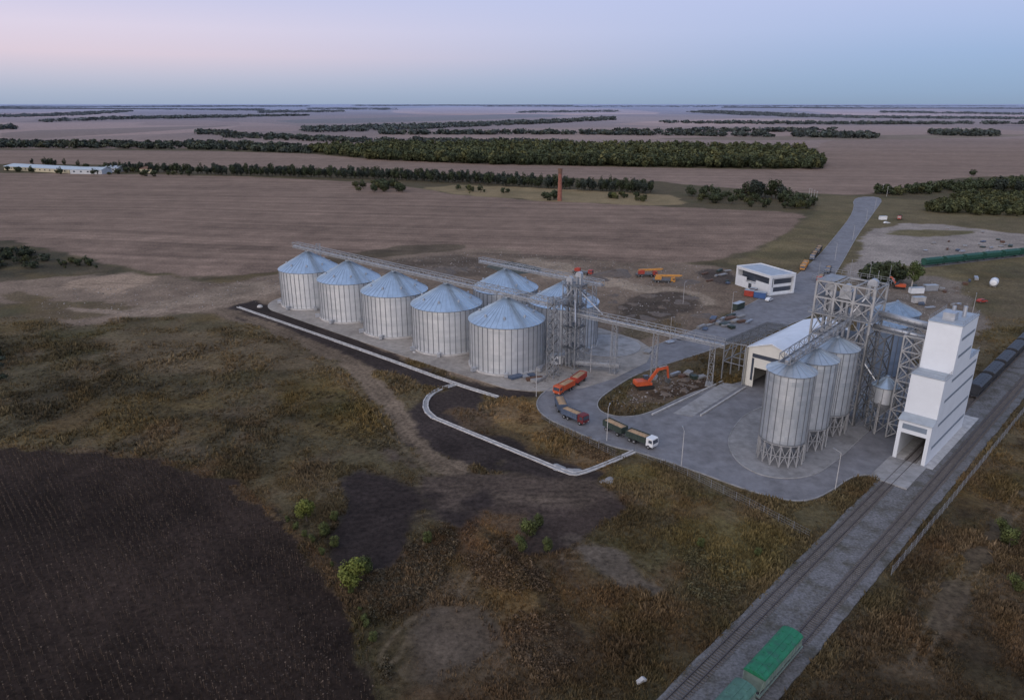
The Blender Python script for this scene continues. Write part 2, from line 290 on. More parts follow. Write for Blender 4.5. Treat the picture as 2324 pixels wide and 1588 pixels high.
# kind, polygon(image pixels), colour, feather m, veg, raggedness m
REG = [
 ('p', [(-4000, 338), (0, 338), (2324, 338), (6000, 338), (60000, 236.2), (-60000, 236.2)], (123, 108, 104), 30, 0, 10),
 ('p', [(-600, 345), (0, 340), (640, 345), (900, 366), (1500, 382), (1870, 386), (1850, 330), (1900, 318), (2324, 317), (3000, 317), (3000, 420), (2324, 400), (2180, 402), (2050, 425), (1960, 444), (1850, 440), (1560, 420), (1480, 410), (800, 388), (500, 382), (240, 372), (-600, 374)], (117, 101, 94), 6, 0, 3),
 ('p', [(-900, 318), (0, 318), (540, 300), (700, 300), (680, 285), (420, 275), (0, 285), (-900, 290)], (138, 119, 114), 12, 0, 4),
 ('p', [(830, 316), (1330, 320), (1800, 314), (2324, 314), (2324, 296), (1900, 285), (1300, 290), (900, 298)], (132, 114, 107), 12, 0, 4),
 ('p', [(1420, 318), (1800, 322), (2324, 314), (2324, 306), (1700, 312)], (108, 96, 84), 12, 0, 4),
 ('p', [(0, 300), (330, 292), (560, 286), (420, 296), (160, 312), (0, 318)], (112, 98, 92), 12, 0, 4),
 ('p', [(890, 262), (1180, 268), (1560, 258), (1400, 247), (1180, 238.5), (890, 246)], (166, 138, 127), 30, 0, 10),
 ('p', [(700, 284), (1000, 276), (1330, 266), (1200, 262), (900, 270), (600, 276)], (102, 96, 92), 20, 0, 10),
 ('p', FLD, (112, 96, 88), 5, 0, 3),
 ('p', [(1800, 256), (2324, 268), (2500, 268), (2300, 258), (1990, 243), (1800, 244)], (164, 136, 125), 30, 0, 10),
 ('p', [(0, 258), (180, 255), (330, 262), (180, 268), (0, 270)], (150, 128, 121), 30, 0, 10),
 ('p', [(1330, 280), (1780, 268), (1900, 276), (1600, 292)], (143, 122, 115), 20, 0, 8),
 ('p', [(1840, 440), (1960, 446), (2324, 470), (2500, 500), (2500, 640), (2200, 640), (1900, 640), (1640, 600), (1740, 562), (1820, 508), (1860, 470)], (92, 84, 66), 6, .8, 4),
 ('p', [(930, 425), (1060, 420), (1500, 440), (1560, 452), (1540, 470), (1200, 455), (1060, 445)], (118, 105, 83), 4, .6, 8),
 ('p', [(1960, 500), (1880, 600), (1760, 600), (1620, 600), (1740, 562), (1820, 508), (1900, 470)], (96, 87, 67), 5, .8, 4),
 ('p', [(-100, 634), (0, 628), (180, 618), (350, 628), (520, 640), (660, 620), (880, 575), (1080, 560), (1300, 588), (1600, 600), (1680, 610), (1720, 690), (1600, 770), (1450, 840), (1400, 900), (1300, 885), (1240, 892), (1100, 892), (900, 832), (520, 706), (400, 712), (240, 735), (110, 750), (60, 705), (-100, 690)], (108, 95, 86), 5, .12, 9),
 ('p', [(120, 640), (300, 618), (370, 630), (330, 655), (200, 672)], (130, 114, 102), 3, 0, 7),
 ('p', [(560, 640), (760, 640), (640, 672), (540, 690), (430, 690), (300, 715), (280, 700)], (122, 109, 99), 4, 0, 7),
 ('p', [(0, 660), (180, 672), (320, 690), (240, 720), (100, 740), (0, 700)], (84, 74, 60), 4, .8, 9),
 ('p', [(700, 585), (900, 560), (1060, 552), (1060, 565), (900, 578), (720, 606)], (80, 71, 62), 4, .3, 7),
 ('p', [(860, 590), (1060, 575), (1160, 610), (1090, 635), (960, 625)], (88, 78, 71), 5, .1, 9),
 ('p', [(1180, 585), (1290, 600), (1420, 640), (1560, 655), (1640, 690), (1560, 690), (1440, 660), (1290, 640), (1180, 610)], (132, 119, 108), 3, 0, 5),
 ('p', [(1380, 692), (1500, 662), (1600, 680), (1560, 722), (1400, 738)], (76, 67, 63), 3, .2, 7),
 ('p', [(1575, 612), (1662, 612), (1668, 648), (1600, 640)], (74, 66, 63), 3, 0, 4),
 ('p', [(1390, 745), (1560, 728), (1500, 770), (1400, 780)], (92, 82, 70), 3, .5, 6),
 ('p', [(1380, 905), (1460, 850), (1560, 840), (1640, 862), (1540, 905), (1430, 940)], (98, 85, 75), 2, .1, 5),
 ('p', [(1480, 905), (1560, 860), (1640, 866), (1560, 900)], (68, 56, 48), 2, .1, 4),
 # left grassland
 ('p', [(-300, 770), (110, 755), (300, 740), (500, 712), (640, 765), (770, 830), (860, 930), (935, 1020), (700, 1050), (480, 1060), (200, 1014), (-300, 990)], (74, 68, 54), 8, 1, 12),
 ('p', [(330, 770), (480, 755), (520, 775), (400, 800)], (94, 84, 52), 6, 1, 9),
 ('p', [(200, 760), (330, 735), (600, 760), (740, 830), (700, 850), (520, 830), (300, 850)], (90, 80, 66), 8, .6, 12),
 ('p', [(640, 860), (760, 840), (850, 940), (900, 1010), (760, 1000), (640, 920)], (84, 74, 50), 7, 1, 10),
 ('p', [(0, 870), (240, 850), (520, 900), (700, 980), (640, 1040), (420, 1040), (180, 1000), (0, 990)], (62, 57, 46), 8, 1, 12),
 ('p', [(0, 545), (80, 555), (230, 598), (330, 618), (180, 624), (0, 640), (-200, 640), (-200, 540)], (62, 58, 48), 5, 1, 5),
 ('p', [(1090, 1120), (1420, 1100), (1500, 1300), (1700, 1500), (1500, 1640), (860, 1640), (820, 1400), (700, 1240), (900, 1230)], (72, 61, 49), 6, 1, 8),
 ('p', [(1250, 1080), (1440, 1180), (1500, 1230), (1360, 1240), (1160, 1200)], (72, 65, 50), 5, 1, 7),
 # black soil strips
 ('p', [(495, 706), (560, 681), (628, 694), (930, 824), (1100, 880), (1246, 888), (1150, 912), (1040, 888), (985, 884), (760, 800)], (50, 44, 44), 2.0, 0, 2.0),
 ('p', [(985, 880), (1060, 878), (1130, 902), (1095, 930), (1220, 1000), (1390, 1040), (1425, 1100), (1330, 1115), (1200, 1095), (980, 1010), (915, 960), (950, 925)], (49, 43, 43), 3, 0, 4.5),
 ('p', [(1000, 935), (1090, 925), (1220, 995), (1390, 1045), (1310, 1062)], (70, 58, 49), 3, .6, 3),
 ('p', [(1095, 928), (1130, 905), (1215, 905), (1240, 955), (1400, 1022), (1370, 1055), (1320, 1060), (1220, 1005)], (112, 92, 68), 2.5, 1, 3),
 ('l', [(500, 700), (640, 752), (760, 800), (830, 850), (900, 940), (950, 1010), (1040, 1085), (1200, 1120)], (102, 90, 80), 3.0, 0, 2.2),
 ('l', [(160, 700), (300, 712), (500, 700), (640, 660)], (126, 112, 102), 2.4, 0, 2.4),
 ('p', [(860, 1020), (960, 1025), (1050, 1075), (1200, 1100), (1420, 1095), (1430, 1150), (1260, 1195), (1060, 1185), (960, 1190), (900, 1110)], (72, 63, 59), 4, .05, 9),
 ('p', [(900, 1050), (1040, 1085), (1200, 1125), (1400, 1110), (1400, 1130), (1200, 1150), (1020, 1125)], (92, 81, 74), 3, .0, 6),
 ('p', [(735, 1090), (800, 1045), (870, 1060), (930, 1045), (985, 1085), (1040, 1150), (1080, 1185), (960, 1185), (915, 1215), (872, 1250), (800, 1215), (770, 1195), (728, 1150)], (46, 40, 40), 3.5, 0, 9),
 ('p', [(1060, 1170), (1120, 1150), (1280, 1165), (1400, 1140), (1420, 1180), (1250, 1215), (1120, 1210)], (56, 48, 46), 3, .1, 8),
 ('p', [(1270, 1240), (1330, 1212), (1440, 1222), (1520, 1270), (1560, 1340), (1500, 1385), (1400, 1365), (1310, 1310)], (88, 80, 75), 3, .15, 10),
 ('p', [(1250, 1255), (1300, 1262), (1350, 1330), (1370, 1360), (1300, 1360), (1262, 1320)], (48, 42, 42), 2, .1, 5),
 ('p', [(890, 1500), (950, 1390), (1110, 1365), (1150, 1440), (1070, 1540), (950, 1580)], (84, 75, 68), 4, .3, 9),
 ('p', [(1415, 1065), (1560, 1112), (1700, 1170), (1830, 1205), (1800, 1262), (1700, 1340), (1580, 1330), (1500, 1200)], (88, 80, 56), 4, 1, 8),
 ('p', [(1560, 1070), (1700, 1120), (1850, 1140), (1940, 1085), (1985, 1085), (1830, 1225), (1700, 1165)], (80, 74, 58), 2, 1, 3),
 ('p', [(1060, 1200), (1150, 1220), (1260, 1380), (1300, 1500), (1180, 1500), (1120, 1350), (1050, 1260)], (90, 70, 53), 5, 1, 9),
 ('l', [(1070, 1180), (1180, 1270), (1250, 1380), (1330, 1440)], (46, 40, 36), 1.6, .6, 3),
 ('p', SUN, (45, 37, 34), 1.8, 0, 2.4),
 ('l', [(-500, 985), (0, 1012), (150, 1016), (300, 1032), (400, 1048), (480, 1076), (560, 1118), (620, 1164), (690, 1232), (745, 1290), (800, 1375), (840, 1470), (880, 1588), (890, 1700)], (82, 69, 56), .9, 1, 1.8),
 # right side
 ('p', [(2030, 1325), (2324, 950), (3200, 800), (3200, 1900), (1700, 1900), (1770, 1588)], (62, 54, 44), 3, 1, 4),
 ('l', [(2120, 1420), (2200, 1300), (2324, 1120)], (76, 67, 58), 1.4, .3, 3),
 ('p', [(1900, 640), (1960, 560), (1950, 530), (2080, 500), (2324, 535), (2500, 540), (2500, 565), (2180, 580), (2100, 600), (1990, 610), (1960, 640)], (128, 121, 119), 3, 0, 4),
 ('p', [(1960, 620), (2180, 625), (2250, 700), (2220, 780), (2000, 850), (1900, 760)], (104, 96, 91), 4, .1, 6),
 ('p', [(2190, 600), (2600, 590), (2600, 700), (2324, 740), (2250, 790), (2210, 700)], (84, 76, 61), 4, .9, 5),
 ('p', [(1990, 530), (2100, 520), (2250, 525), (2100, 540)], (96, 90, 70), 3, .8, 4),
]
# thin wheel ruts (image pixel polyline)
RUT = [[(500, 700), (640, 752), (760, 800), (830, 850), (900, 940), (950, 1010), (1040, 1085), (1200, 1120), (1400, 1120)], [(500, 712), (620, 760), (740, 812), (800, 860), (870, 950), (930, 1020), (1000, 1080)], [(760, 1110), (860, 1130), (960, 1100), (1100, 1120), (1250, 1150)], [(760, 1180), (860, 1170), (960, 1140), (1080, 1140), (1350, 1130)], [(800, 1210), (880, 1180), (1000, 1150)],
       [(1290, 1260), (1400, 1270), (1500, 1330)], [(1330, 1230), (1430, 1290), (1480, 1360)], [(950, 1010), (1000, 960), (1080, 1010), (1230, 1070), (1330, 1100)], [(160, 700), (300, 712), (500, 700), (660, 655), (900, 600), (1180, 590), (1420, 640), (1640, 690)], [(120, 745), (300, 700), (460, 690), (560, 660), (760, 620)], [(100, 650), (330, 640), (560, 650)],
       [(1400, 720), (1500, 700), (1600, 700)], [(1400, 930), (1460, 880), (1560, 850)], [(1180, 600), (1300, 650), (1400, 670), (1560, 640)], [(880, 1490), (940, 1400), (1040, 1380), (1120, 1420), (1110, 1480), (1020, 1530), (930, 1520)], [(1040, 1380), (1080, 1300), (1130, 1240), (1200, 1190)], [(2080, 1500), (2120, 1420), (2200, 1300), (2324, 1120)], [(870, 590), (1000, 600), (1160, 580), (1350, 590)], [(760, 830), (600, 790), (480, 800), (300, 790), (100, 830)], [(0, 760), (200, 740), (380, 760), (560, 800)]]
RUTW = [chaikin(gps(p), 2, False) for p in RUT]
REGW = []
for kind, pl, col, fe, vg, rg in REG:
    w = [gp(px, max(py, 236.0)) for px, py in pl]
    REGW.append((kind, chaikin(w, 1, kind == 'p'), ob(*col), fe, vg, rg))
def gcol(x, y):
    n1 = fbm(x, y, 26, 3, 4); n2 = fbm(x, y, 5, 9, 3)
    g = ob(78, 71, 57)[None, :]*np.ones((len(x), 1)); veg = np.ones(len(x))
    for kind, w, col, fe, vg, rg in REGW:
        xs = [p[0] for p in w]; ys = [p[1] for p in w]
        m = fe*2+rg*2
        idx = np.nonzero((x > min(xs)-m) & (x < max(xs)+m) & (y > min(ys)-m) & (y < max(ys)+m))[0]
        if not len(idx): continue
        X = x[idx]; Y = y[idx]
        d = sdist(X, Y, w) if kind == 'p' else ldist(X, Y, w)-fe
        f2 = fe if kind == 'p' else fe*0.6
        d = d+(fbm(X, Y, rg*3+.5, 21, 5)-.5)*3.4*rg
        t = np.clip(.5-d/f2, 0, 1); t = t*t*(3-2*t)
        g[idx] = g[idx]*(1-t[:, None])+col*t[:, None]
        veg[idx] = veg[idx]*(1-t)+vg*t
    far = np.clip((y-700)/1500, 0, 1); near = np.clip(1-(y-300)/300, 0, 1)
    k = 1+(n1-.5)*(0.35+.5*near)+(n2-.5)*(.1+.4*near)
    k = 1+(k-1)*(1-.6*far)
    g = g*k[:, None]
    gold = np.clip((fbm(x, y, 17, 31, 4)-.5)*4, 0, 1)*veg*near
    gold = gold[:, None]; g = g*(1-gold*.5)+ob(102, 87, 58)*gold*.5
    gr = (np.clip((fbm(x, y, 23, 47, 4)-.52)*5, 0, 1)*veg)[:, None]
    g = g*(1-gr*.5)+ob(66, 66, 47)*gr*.5
    bare = (np.clip((fbm(x, y, 15, 347, 5)-.55)*7, 0, 1)*veg*near)[:, None]
    g = g*(1-bare*.45)+ob(96, 84, 72)*bare*.45
    dk = (np.clip((fbm(x, y, 11, 147, 4)-.57)*6, 0, 1)*veg*near)[:, None]
    g = g*(1-dk*.25)
    rd = (np.clip((fbm(x, y, 13, 247, 4)-.57)*6, 0, 1)*veg*np.clip(1-(y-150)/60, 0, 1))[:, None]
    g = g*(1-rd*.35)+ob(88, 68, 52)*rd*.35
    m = np.nonzero((y < 420))[0]; X = x[m]; Y = y[m]; acc = np.zeros(len(m))
    for pl in RUTW:
        d = ldist(X, Y, pl)+(fbm(X, Y, 9, 61, 2)-.5)*.8
        acc = np.maximum(acc, np.clip(1-np.abs(d-1.1)/(.5+Y*.0014), 0, 1)); acc = np.maximum(acc, np.clip(1-np.abs(d-3.4)/.6, 0, 1)*.4)
    acc = acc*(.35+.9*fbm(X, Y, 6, 62, 2))
    dark = (g[m].sum(1) < .16)[:, None]
    mod = np.where(dark, 1+.55*acc[:, None], 1-.45*acc[:, None])
    v_ = veg[m][:, None]
    g[m] = g[m]*(mod*(1-v_)+v_*(1-.5*acc[:, None]))+(ob(108, 96, 84)*.5*acc[:, None])*v_
    veg[m] = veg[m]*(1-acc*.9)
    # plough lines on the big stubble field, seed drill lines elsewhere
    d = sdist(x, y, REGW[8][1]); inf = np.clip(-d/6, 0, 1)
    q = (x*0.13+y*0.99)+(fbm(x, y, 260, 5, 2)-.5)*40
    ln = (fbm(q, x*0.012+y*.003, 7.5, 8, 3)-.5)*0.75+np.sin(q*.75)*.07+(fbm(x, y, 60, 70, 3)-.5)*.22
    g = g*(1+ln*inf)[:, None]
    d = sdist(x, y, REGW[1][1]); inf = np.clip(-d/10, 0, 1); g = g*(1+((fbm(y+x*.1, x*.01, 16, 12, 3)-.5)*.45)*inf)[:, None]
    # ploughed rows in the dark field
    d = sdist(x, y, gps(SUN)); inf = np.clip(-d/4, 0, 1); a = (x+y)/S2-np.sin(((x-y)/S2)*.02)*1.5
    g = g*(1+(np.sin(a*2*math.pi/1.9)*.10+(fbm(a*1.0, (x-y)*.02, 4, 14, 3)-.5)*.5+(fbm(x, y, 18, 19, 3)-.5)*.5)*inf)[:, None]
    ff = np.clip((y-1500)/900, 0, 1)
    cell = h2(np.floor((x+y*.3+fbm(x, y, 900, 2, 2)*500)/900).astype(np.int64), np.floor((y+fbm(x, y, 900, 6, 2)*700)/(520+y*.1)).astype(np.int64), 5)
    g = g*(1+(cell-.5)*.55*ff)[:, None]
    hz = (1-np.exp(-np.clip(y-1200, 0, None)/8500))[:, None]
    g = g*(1-hz)+ob(138, 150, 184)*hz  # aerial haze painted into the ground colour, paler and bluer with distance
    return g, veg
def gz(x, y):
    x = np.asarray(x, float); y = np.asarray(y, float)
    a = np.clip((y-1100)/2500, 0, 1)
    return a*((np.sin(x/900+1.3)*np.sin(y/700+.4))*7+np.sin(x/2300+y/1900)*7)

roadP = [(1935, 447), (2008, 447), (1985, 480), (1945, 535), (1915, 590), (1890, 630), (1880, 680), (1845, 720), (1700, 765), (1560, 812), (1450, 845), (1385, 885), (1352, 912), (1362, 936), (1410, 948), (1470, 940), (1540, 905), (1600, 880), (1700, 868), (1800, 800), (1900, 770), (2030, 800), (2190, 900), (2115, 1020), (2100, 1062), (2040, 1104), (1982, 1076), (1935, 1080), (1900, 1105), (1850, 1134), (1790, 1138), (1700, 1114), (1560, 1062), (1450, 1026), (1380, 1012), (1290, 972), (1232, 945), (1213, 915), (1238, 884), (1330, 842), (1500, 780), (1660, 715), (1790, 640), (1850, 590), (1885, 550), (1940, 480)]
rw = chaikin(gps(roadP), 2)
# ------------------------------------------------------------------ ground sheet
ys = [-60.0]
while ys[-1] < 60000: ys.append(ys[-1]+max(0.8, 0.0045*ys[-1]))
ys = np.array(ys); nc = 780
cs = np.linspace(-1, 1, nc)
YY, CC = np.meshgrid(ys, cs, indexing='ij')
XX = CC*(150+0.92*np.clip(YY, 0, None))
xf = XX.ravel(); yf = YY.ravel()
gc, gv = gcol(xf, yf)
zf = gz(xf, yf)
bb_ = (xf-yf)/S2
cut = np.clip(np.maximum(np.maximum(-43.6-bb_, bb_+26.8), 0)/1.5, 0, 1)
nm = (yf < 260) & (np.abs(xf) < 300)
cr_ = np.ones(len(xf)); cr_[nm] = np.clip((sdist(xf[nm], yf[nm], rw[::2])-.8)/1.5, 0, 1)
micro = (fbm(xf, yf, 7, 77, 3)-.5)*0.7*gv*(yf < 240)
zf = zf+micro*cut*cr_-0.14*(yf < 240)
V = np.stack([xf, yf, zf], 1)
nr = len(ys)
I = (np.arange(nr-1)[:, None]*nc+np.arange(nc-1)[None, :]).ravel()
F = np.stack([I, I+1, I+nc+1, I+nc], 1)
mg = bpy.data.materials.new('ground_soil'); mg.use_nodes = True
nt = mg.node_tree; N = nt.nodes; L = nt.links; bs = N['Principled BSDF']
bs.inputs['Roughness'].default_value = 0.95; bs.inputs['Specular IOR Level'].default_value = 0.1
at = N.new('ShaderNodeAttribute'); at.attribute_name = 'tint'
tc = N.new('ShaderNodeTexCoord')
def noise(scale, det, rough=.6):
    n = N.new('ShaderNodeTexNoise'); n.inputs['Scale'].default_value = scale; n.inputs['Detail'].default_value = det; n.inputs['Roughness'].default_value = rough
    L.new(tc.outputs['Object'], n.inputs['Vector']); return n
na = noise(0.9, 8, .75); nb = noise(0.09, 6, .65)
def mrange(src, lo, hi, a=.3, b=.7):
    m = N.new('ShaderNodeMapRange'); m.inputs['From Min'].default_value = a; m.inputs['From Max'].default_value = b
    m.inputs['To Min'].default_value = lo; m.inputs['To Max'].default_value = hi; L.new(src, m.inputs['Value']); return m
m1 = mrange(na.outputs['Fac'], .4, 1.6); m2 = mrange(nb.outputs['Fac'], .84, 1.16)
mu = N.new('ShaderNodeMath'); mu.operation = 'MULTIPLY'; L.new(m1.outputs[0], mu.inputs[0]); L.new(m2.outputs[0], mu.inputs[1])
vs = N.new('ShaderNodeVectorMath'); vs.operation = 'SCALE'; L.new(at.outputs['Color'], vs.inputs[0]); L.new(mu.outputs[0], vs.inputs['Scale'])
L.new(vs.outputs['Vector'], bs.inputs['Base Color'])
bp = N.new('ShaderNodeBump'); bp.inputs['Strength'].default_value = .7; bp.inputs['Distance'].default_value = .3
L.new(na.outputs['Fac'], bp.inputs['Height']); L.new(bp.outputs[0], bs.inputs['Normal'])
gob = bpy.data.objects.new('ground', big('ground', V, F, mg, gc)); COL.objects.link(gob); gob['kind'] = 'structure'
del V, F, xf, yf, zf

# ------------------------------------------------------------------ paved surfaces
def sheet(name, poly, z, m, skirt=None):
    mb = MB(); n = len(poly); zb = -0.3
    mb.add([(x, y, z) for x, y in poly], [tuple(range(n))])
    mb.add([(x, y, z) for x, y in poly]+[(x, y, zb) for x, y in poly], [(i, i+n, (i+1) % n+n, (i+1) % n) for i in range(n)])
    return solo(name, mb, m, kind='structure')
def ribbon(mb, pts, w, z0, z1, closed=False, off=0.0):
    n = len(pts); L_ = []; R_ = []
    for i in range(n):
        if closed: a, b = pts[i-1], pts[(i+1) % n]
        else: a, b = pts[max(0, i-1)], pts[min(n-1, i+1)]
        dx, dy = b[0]-a[0], b[1]-a[1]; l = math.hypot(dx, dy) or 1; nx, ny = -dy/l, dx/l
        p = pts[i]
        L_.append((p[0]+nx*(off+w/2), p[1]+ny*(off+w/2))); R_.append((p[0]+nx*(off-w/2), p[1]+ny*(off-w/2)))
    vs = []
    for i in range(n): vs += [(*L_[i], z0), (*L_[i], z1), (*R_[i], z1), (*R_[i], z0)]
    fs = []
    for i in range(n if closed else n-1):
        a = i*4; b = ((i+1) % n)*4
        fs += [(a, b, b+1, a+1), (a+1, b+1, b+2, a+2), (a+2, b+2, b+3, a+3)]
    if not closed: fs += [(0, 1, 2, 3), (n*4-1, n*4-2, n*4-3, n*4-4)]
    mb.add(vs, fs)
sheet('road', rw, 0.06, M_asph)
mb = MB(); ribbon(mb, rw, 0.26, -.1, 0.17, True); solo('kerb', mb, M_conc, kind='structure')
s1 = (-85.0, 291.9); s5 = (-1.7, 217.8)
dx, dy = (s5[0]-s1[0])/4, (s5[1]-s1[1])/4; sl = math.hypot(dx, dy); ux, uy = dx/sl, dy/sl; px_, py_ = -uy, ux
def SP(i, off=0, along=0): return (s1[0]+dx*i+ux*along+px_*off, s1[1]+dy*i+uy*along+py_*off)
pad = []
for k in range(13):
    t = math.radians(90+k*15); pad.append((s1[0]+ (ux*math.cos(t)+px_*math.sin(t))*18, s1[1]+(uy*math.cos(t)+py_*math.sin(t))*18))
pad += [SP(4, -18, 12), SP(4, -12, 24), SP(4, 2, 34), SP(4, 40, 34), SP(4, 52, 14), SP(3, 50, -8), SP(3, 30, -22)]
padw = chaikin(pad, 1)
sheet('silo_pavement', padw, 0.1, mat('pad_concrete', (0.285, 0.262, 0.235, 1), .9, 0, .22, .5, .3, col2=(.19, .17, .15, 1), scale2=.09, cov=(.45, .66)))
padA = chaikin(gps([(1650, 1010), (1672, 1050), (1720, 1078), (1780, 1088), (1840, 1082), (1885, 1058), (1960, 990), (2020, 930), (1990, 880), (1880, 880), (1700, 930), (1660, 975)]), 2)
sheet('hopper_silo_pavement', padA, 0.19, mat('pad_concrete_grey', (.225, .222, .222, 1), .9, 0, .22, .5, .3, col2=(.17, .167, .165, 1), scale2=.12))
mb = MB(); ribbon(mb, padA, .22, 0, .27, True); solo('kerb', mb, M_conc, kind='structure')
ramp = gps([(1528, 938), (1572, 946), (1682, 876), (1640, 868)])
sheet('access_ramp', ramp, 0.12, M_conc)
mb = MB(); r0 = gps([(1590, 944), (1692, 880)]); ribbon(mb, r0, .4, 0, .45); solo('ramp_kerb', mb, M_concl, kind='structure')
mb = MB(); r0 = gps([(1480, 942), (1640, 866)]); ribbon(mb, r0, .4, 0, .45); solo('ramp_kerb', mb, M_concl, kind='structure')
mb = MB(); c0 = gp(1375, 785); circ = [(c0[0]+12*math.cos(t), c0[1]+12*math.sin(t)) for t in np.linspace(0, 2*math.pi, 48, endpoint=False)]
sheet('silo_foundation', circ, .3, M_conc)
def edge(b0, amp, sgn, s):
    out = []
    for a in np.arange(20, 421, 1.2):
        n_ = float(fbm(np.array([a]), np.array([s*10.]), 3, s, 4)[0])-.5
        out.append(AB(a, b0+(a-60)*sgn*.004+n_*amp))
    return out
sheet('railway_ballast', edge(-41.5, .6, -1, 3)+edge(-29.2, .6, 0, 4)[::-1], 0.10, M_ballast)
sheet('crossing_slab', [AB(158, -43.8), AB(171.8, -43.8), AB(171.8, -35.8), AB(158, -35.8)], 0.36, M_conc)
sheet('loading_slab', [AB(171.9, -43.7), AB(212, -43.7), AB(212, -34.6), AB(171.9, -34.6)], 0.14, M_concl)
def track(a0, a1, b, bend=0):
    root = thing('railway_track', 'steel railway track on concrete sleepers in grey ballast', 'railway track', (*AB(a0, b), 0), math.radians(45), 'parallel railway tracks')
    n = int((a1-a0)/.62)
    mb = MB()
    for i in range(n): mb.box((i*.62, random.uniform(-.05, .05), .17), (.26, 2.72, .12), random.uniform(-.02, .02))
    o = part('sleeper', mb, M_sleep, root); o['kind'] = 'stuff'
    for s in (-.78, .78):
        mb = MB(); mb.bx(-1, a1-a0, s-.07, s+.07, .235, .30); mb.bx(-1, a1-a0, s-.045, s+.045, .301, .42); part('rail', mb, M_rail, root)
track(45, 400, -39.6); track(45, 400, -32.2)
g0 = gp(2085, 606); g1 = gp(2500, 560); ga = math.atan2(g1[1]-g0[1], g1[0]-g0[0])
mb = MB(); ribbon(mb, [g0, g1], 5, -.1, .08); solo('siding_ballast', mb, M_ballast, kind='structure')

# ------------------------------------------------------------------ drains
def drain(pts, w, label):
    p = chaikin(gps(pts), 1, False)
    r = thing('drainage_channel', label, 'drainage channel', (*p[0], 0), 0, 'concrete drainage channels')
    mb = MB(); ribbon(mb, p, w, -.1, .03); part('channel_bed', mb, M_conc, r, True)
    for s in (1, -1):
        mb = MB(); ribbon(mb, p, .3, -.1, .22, off=s*(w/2+.15)); part('channel_wall', mb, mat('weathered_kerb', (.42, .41, .40, 1), .9, 0, .4, .7, .4), r, True)
drain([(540, 697), (700, 752), (860, 808), (1030, 870), (1130, 901)], .75, 'long straight pale concrete drainage channel in black soil')
drain([(1034, 872), (990, 885), (967, 905), (965, 930), (985, 948)], 1.0, 'curved concrete drainage channel joining the straight one')
drain([(985, 948), (1080, 987), (1200, 1036), (1290, 1074), (1312, 1076), (1370, 1055), (1440, 1024)], .7, 'pale concrete drainage channel ending at the yard road')

